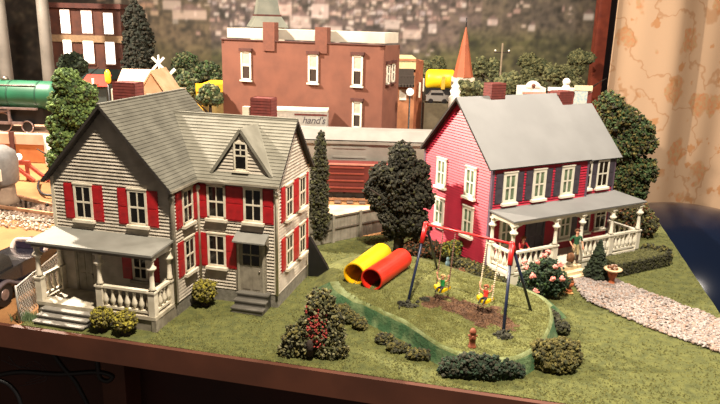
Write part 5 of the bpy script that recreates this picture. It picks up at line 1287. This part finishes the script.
for j in range(NZ+1):
    for i in range(NX+1):
        x = X0+(X1-X0)*i/NX; z = Z0+(Z1-Z0)*j/NZ
        # picture coordinates on the printed sheet
        sx = 360+(x/Yd)*650; sy = (24.5-z)*4.15
        c = mix(paint(sx, sy), (30, 26, 24), .16)
        for co, idx, dist in kd.find_range((sx, sy, 0), 17):
            hx, hy, hw_, hh_, hc = houses[idx]
            dx, dy = abs(sx-hx), sy-hy
            if -hh_ < dy < hh_ and dx < hw_: c = mix(c, hc, .72)
            elif -hh_*2.1 < dy <= -hh_ and dx < hw_*(1-(-hh_-dy)/(hh_*1.3)): c = mix(c, (128, 104, 100), .7)
            elif 0 < dy < hh_*1.8 and dx < hw_*1.2: c = mix(c, (58, 54, 44), .4)
        vs.append((x, 0, z)); cols.append(c)
for _p in range(1):
    src = cols[:]
    for j in range(1, NZ):
        for i in range(1, NX):
            k = j*(NX+1)+i; n_4 = (src[k], src[k-1], src[k+1], src[k-NX-1], src[k+NX+1])
            cols[k] = tuple(sum(q_[a_] for q_ in n_4)/5 for a_ in range(3))
me = bpy.data.meshes.new('scenic_backdrop'); nv = len(vs)
fs = [(j*(NX+1)+i, j*(NX+1)+i+1, (j+1)*(NX+1)+i+1, (j+1)*(NX+1)+i) for j in range(NZ) for i in range(NX)]
vs += [(X0, .6, Z0), (X1, .6, Z0), (X1, .6, Z1), (X0, .6, Z1)]; cols += [(150, 130, 110)]*4
e = [0, NX, NZ*(NX+1)+NX, NZ*(NX+1)]
fs += [(nv, nv+3, nv+2, nv+1), (e[0], nv, nv+1, e[1]), (e[1], nv+1, nv+2, e[2]), (e[2], nv+2, nv+3, e[3]), (e[3], nv+3, nv, e[0])]
me.from_pydata(vs, [], fs)
ca = me.color_attributes.new('print', 'FLOAT_COLOR', 'POINT'); flat = []
for c in cols: flat += lin(c)+[1.0]
ca.data.foreach_set('color', flat)
m_ = bpy.data.materials.new('printed_town_scene'); m_.use_nodes = True; nt = m_.node_tree; b_ = nt.nodes['Principled BSDF']; at_ = nt.nodes.new('ShaderNodeVertexColor'); at_.layer_name = 'print'; nt.links.new(at_.outputs['Color'], b_.inputs['Base Color']); b_.inputs['Roughness'].default_value = .7
me.materials.append(m_)
bd = bpy.data.objects.new('scenic_backdrop', me); C.objects.link(bd); bd.location = (0, Yd, 0); tag(bd, 'printed landscape backdrop of a hillside town with pale houses and trees', 'backdrop')

# ================================================================== CURTAIN
m_ = bpy.data.materials.new('floral_curtain_fabric'); m_.use_nodes = True; nt = m_.node_tree; b_ = nt.nodes['Principled BSDF']; b_.inputs['Roughness'].default_value = .85
N = nt.nodes.new; L = nt.links.new
uv = N('ShaderNodeUVMap')
def noisew(scale, amt):
    n = N('ShaderNodeTexNoise'); n.inputs['Scale'].default_value = scale; n.inputs['Detail'].default_value = 2; L(uv.outputs[0], n.inputs['Vector'])
    s = N('ShaderNodeVectorMath'); s.operation = 'SUBTRACT'; s.inputs[1].default_value = (.5, .5, .5); L(n.outputs['Color'], s.inputs[0])
    k = N('ShaderNodeVectorMath'); k.operation = 'SCALE'; k.inputs['Scale'].default_value = amt; L(s.outputs[0], k.inputs[0])
    a = N('ShaderNodeVectorMath'); a.operation = 'ADD'; L(uv.outputs[0], a.inputs[0]); L(k.outputs[0], a.inputs[1]); return a.outputs[0]
def ramp(src, stops, interp='LINEAR'):
    r = N('ShaderNodeValToRGB'); r.color_ramp.interpolation = interp; el = r.color_ramp.elements
    while len(el) > 1: el.remove(el[-1])
    el[0].position = stops[0][0]; el[0].color = [stops[0][1]]*3+[1]
    for p_, v_ in stops[1:]: q_ = el.new(p_); q_.color = [v_]*3+[1]
    L(src, r.inputs['Fac']); return r.outputs['Color']
def mixc(fac, a, b):
    x = N('ShaderNodeMix'); x.data_type = 'RGBA'; L(fac, x.inputs['Factor'])
    for s_, v_ in ((6, a), (7, b)):
        if isinstance(v_, tuple): x.inputs[s_].default_value = lin(v_)+[1]
        else: L(v_, x.inputs[s_])
    return x.outputs[2]
w1_ = noisew(.35, 5.0)
v1 = N('ShaderNodeTexVoronoi'); v1.inputs['Scale'].default_value = .13; L(w1_, v1.inputs['Vector'])
blot = ramp(v1.outputs['Distance'], [(0, 1), (.28, 1), (.34, 0), (1, 0)])
v2_ = N('ShaderNodeTexVoronoi'); v2_.inputs['Scale'].default_value = .3; L(noisew(.7, 2.6), v2_.inputs['Vector'])
leaf = ramp(v2_.outputs['Distance'], [(0, 1), (.22, 1), (.28, 0), (1, 0)])
n3_ = N('ShaderNodeTexNoise'); n3_.inputs['Scale'].default_value = .13; L(uv.outputs[0], n3_.inputs['Vector'])
gate = ramp(n3_.outputs['Fac'], [(0, 0), (.47, 0), (.54, 1), (1, 1)])
lf = N('ShaderNodeMath'); lf.operation = 'MULTIPLY'; L(leaf, lf.inputs[0]); L(gate, lf.inputs[1])
n4 = N('ShaderNodeTexNoise'); n4.inputs['Scale'].default_value = .09; n4.inputs['Detail'].default_value = 1; L(w1_, n4.inputs['Vector'])
vine = ramp(n4.outputs['Fac'], [(0, 0), (.485, 0), (.495, 1), (.505, 1), (.515, 0), (1, 0)])
n5 = N('ShaderNodeTexNoise'); n5.inputs['Scale'].default_value = 1.2; n5.inputs['Detail'].default_value = 3; L(uv.outputs[0], n5.inputs['Vector'])
blotc = mixc(ramp(n5.outputs['Fac'], [(.35, 0), (.65, 1)]), (188, 128, 88), (178, 148, 110))
c1_ = mixc(blot, (192, 160, 130), blotc)
lm = N('ShaderNodeMath'); lm.operation = 'MULTIPLY'; lm.inputs[1].default_value = .8; L(lf.outputs[0], lm.inputs[0]); c2_ = mixc(lm.outputs[0], c1_, (178, 124, 76))
vm_ = N('ShaderNodeMath'); vm_.operation = 'MULTIPLY'; vm_.inputs[1].default_value = .6; L(vine, vm_.inputs[0]); c3_ = mixc(vm_.outputs[0], c2_, (164, 118, 78))
L(c3_, b_.inputs['Base Color'])
cur = thing('curtain', 'cream floral curtain with tan leaf and vine pattern hanging at the right', 'curtain', (0, 0, 0))
Yq = 128
xa = at(611, 60, Yq).x; xb = xa+50; NXc, NZc = 240, 14; mb = MB(); vs = []; uvs = []
for layer in (0,):
    for j in range(NZc+1):
        z = -58+(38+58)*j/NZc
        for i in range(NXc+1):
            u = i/NXc; x = xa+(xb-xa)*u
            fold = 1.1*math.sin(u*19+.8*math.sin(u*7)+.15*z/10)+.3*math.sin(u*43+1)
            vs.append((x+.3*math.sin(z*.06+u*5), Yq+fold, z)); uvs.append((u*62+.0, z))
mb.add(vs, [(j*(NXc+1)+i, j*(NXc+1)+i+1, (j+1)*(NXc+1)+i+1, (j+1)*(NXc+1)+i) for j in range(NZc) for i in range(NXc)], 0, True)
co = mb.build('fabric', m_, cur); ul_ = co.data.uv_layers.new(name='UVMap')
for lp in co.data.loops: ul_.data[lp.index].uv = uvs[lp.vertex_index]
sol = co.modifiers.new('t', 'SOLIDIFY'); sol.thickness = .12*S; 
MB().tube([(xa-2, Yq, 38.6), (xb+2, Yq, 38.6)], .6, 10).build('rod', M_redwood, cur)
# navy exercise ball behind the table corner
Bc = at(692, 205, 94)
R_b = 27.6; t = thing('exercise_ball', 'huge glossy dark navy exercise ball behind the right table edge', 'ball', (Bc.x, 94, -60.5))
zc = R_b; prof = [(max(1e-3, R_b*math.sin(PI*i/48)), R_b-R_b*math.cos(PI*i/48)) for i in range(49)]
MB().lathe(prof, n=96).build('ball', mat('navy_vinyl', (16, 25, 44), .17, (13, 21, 38), .05, spec=.13), t)
MB().tube([(-R_b-.1, 0, R_b), (-R_b+.1, 0, R_b)], .45, 12).build('valve_plug', M_navy, t)

# ================================================================== LIGHTS, WORLD, CAMERA
def area(name, loc, target, size, power, col, shape='DISK'):
    l = bpy.data.lights.new(name, 'AREA'); l.shape = shape; l.size = size; l.energy = power; l.color = col
    o = bpy.data.objects.new(name, l); C.objects.link(o); o.location = loc
    o.rotation_euler = (Vector(target)-Vector(loc)).to_track_quat('-Z', 'Y').to_euler(); return o
WARM = (1, .88, .72)
KEY = area('ceiling_lamp_light', (5, 16.5, 69), (0, 52, 0), 4, 140000, WARM)
SIDE = area('side_lamp_light', (-62, 80, 58), (4, 55, 3), 3.5, 270000, (1, .86, .7))
BACK = area('right_rear_fill', (48, 68, 64), (0, 60, 0), 8, 75000, (1, .89, .76))  # fill added at the right rear to light the grey end gable
w = bpy.data.worlds.new('World'); bpy.context.scene.world = w; w.use_nodes = True
w.node_tree.nodes['Background'].inputs[0].default_value = (1, .88, .76, 1); w.node_tree.nodes['Background'].inputs[1].default_value = .14
cd = bpy.data.cameras.new('camera'); cam = bpy.data.objects.new('camera', cd); C.objects.link(cam)
cd.sensor_width = 36; cd.lens = FPX/720*36; cam.location = (0, 0, CAMZ)
fw = V(0, math.cos(PITCH), -math.sin(PITCH)); up0 = V(0, math.sin(PITCH), math.cos(PITCH)); rt0 = V(1, 0, 0)
cr, sr = math.cos(ROLL), math.sin(ROLL)
rt = rt0*cr-up0*sr; up = rt0*sr+up0*cr
cam.matrix_world = Matrix(((rt.x, up.x, -fw.x, 0), (rt.y, up.y, -fw.y, 0), (rt.z, up.z, -fw.z, CAMZ), (0, 0, 0, 1)))
bpy.context.scene.camera = cam

GROUPS = {'round_bush': 'ball bushes around the grey house', 'background_tree': 'trees in front of the printed backdrop', 'play_tunnel': 'play tunnels on the lawn', 'swing': 'swings hanging from the swing set',
          'foam_clump': 'dark foam clumps on the mound', 'cone_conifer': 'cone conifers by the porch steps', 'smokestack': 'grey chimney stacks at the left', 'farmhouse': 'the two toy farmhouses', 'low_shrub': 'low foam shrubs on the lawn'}
for o in bpy.data.objects:
    k = o.name.split('.')[0]
    if o.parent is None and k in GROUPS: o['group'] = GROUPS[k]
# ================================================================== TO REAL SIZE
for me in bpy.data.meshes:
    if me.users: me.transform(Matrix.Scale(S, 4)); me.update()
for o in bpy.data.objects: o.location = o.location*S
for l in bpy.data.lights: l.size *= S; l.energy *= S*S
cd.clip_start = .01; cd.clip_end = 50
sc = bpy.context.scene
sc.view_settings.view_transform = 'Standard'; sc.view_settings.look = 'None'; sc.view_settings.gamma = 1; sc.view_settings.use_curve_mapping = False
sc.view_settings.exposure = 0
try: sc.cycles.max_bounces = 6
except Exception: pass
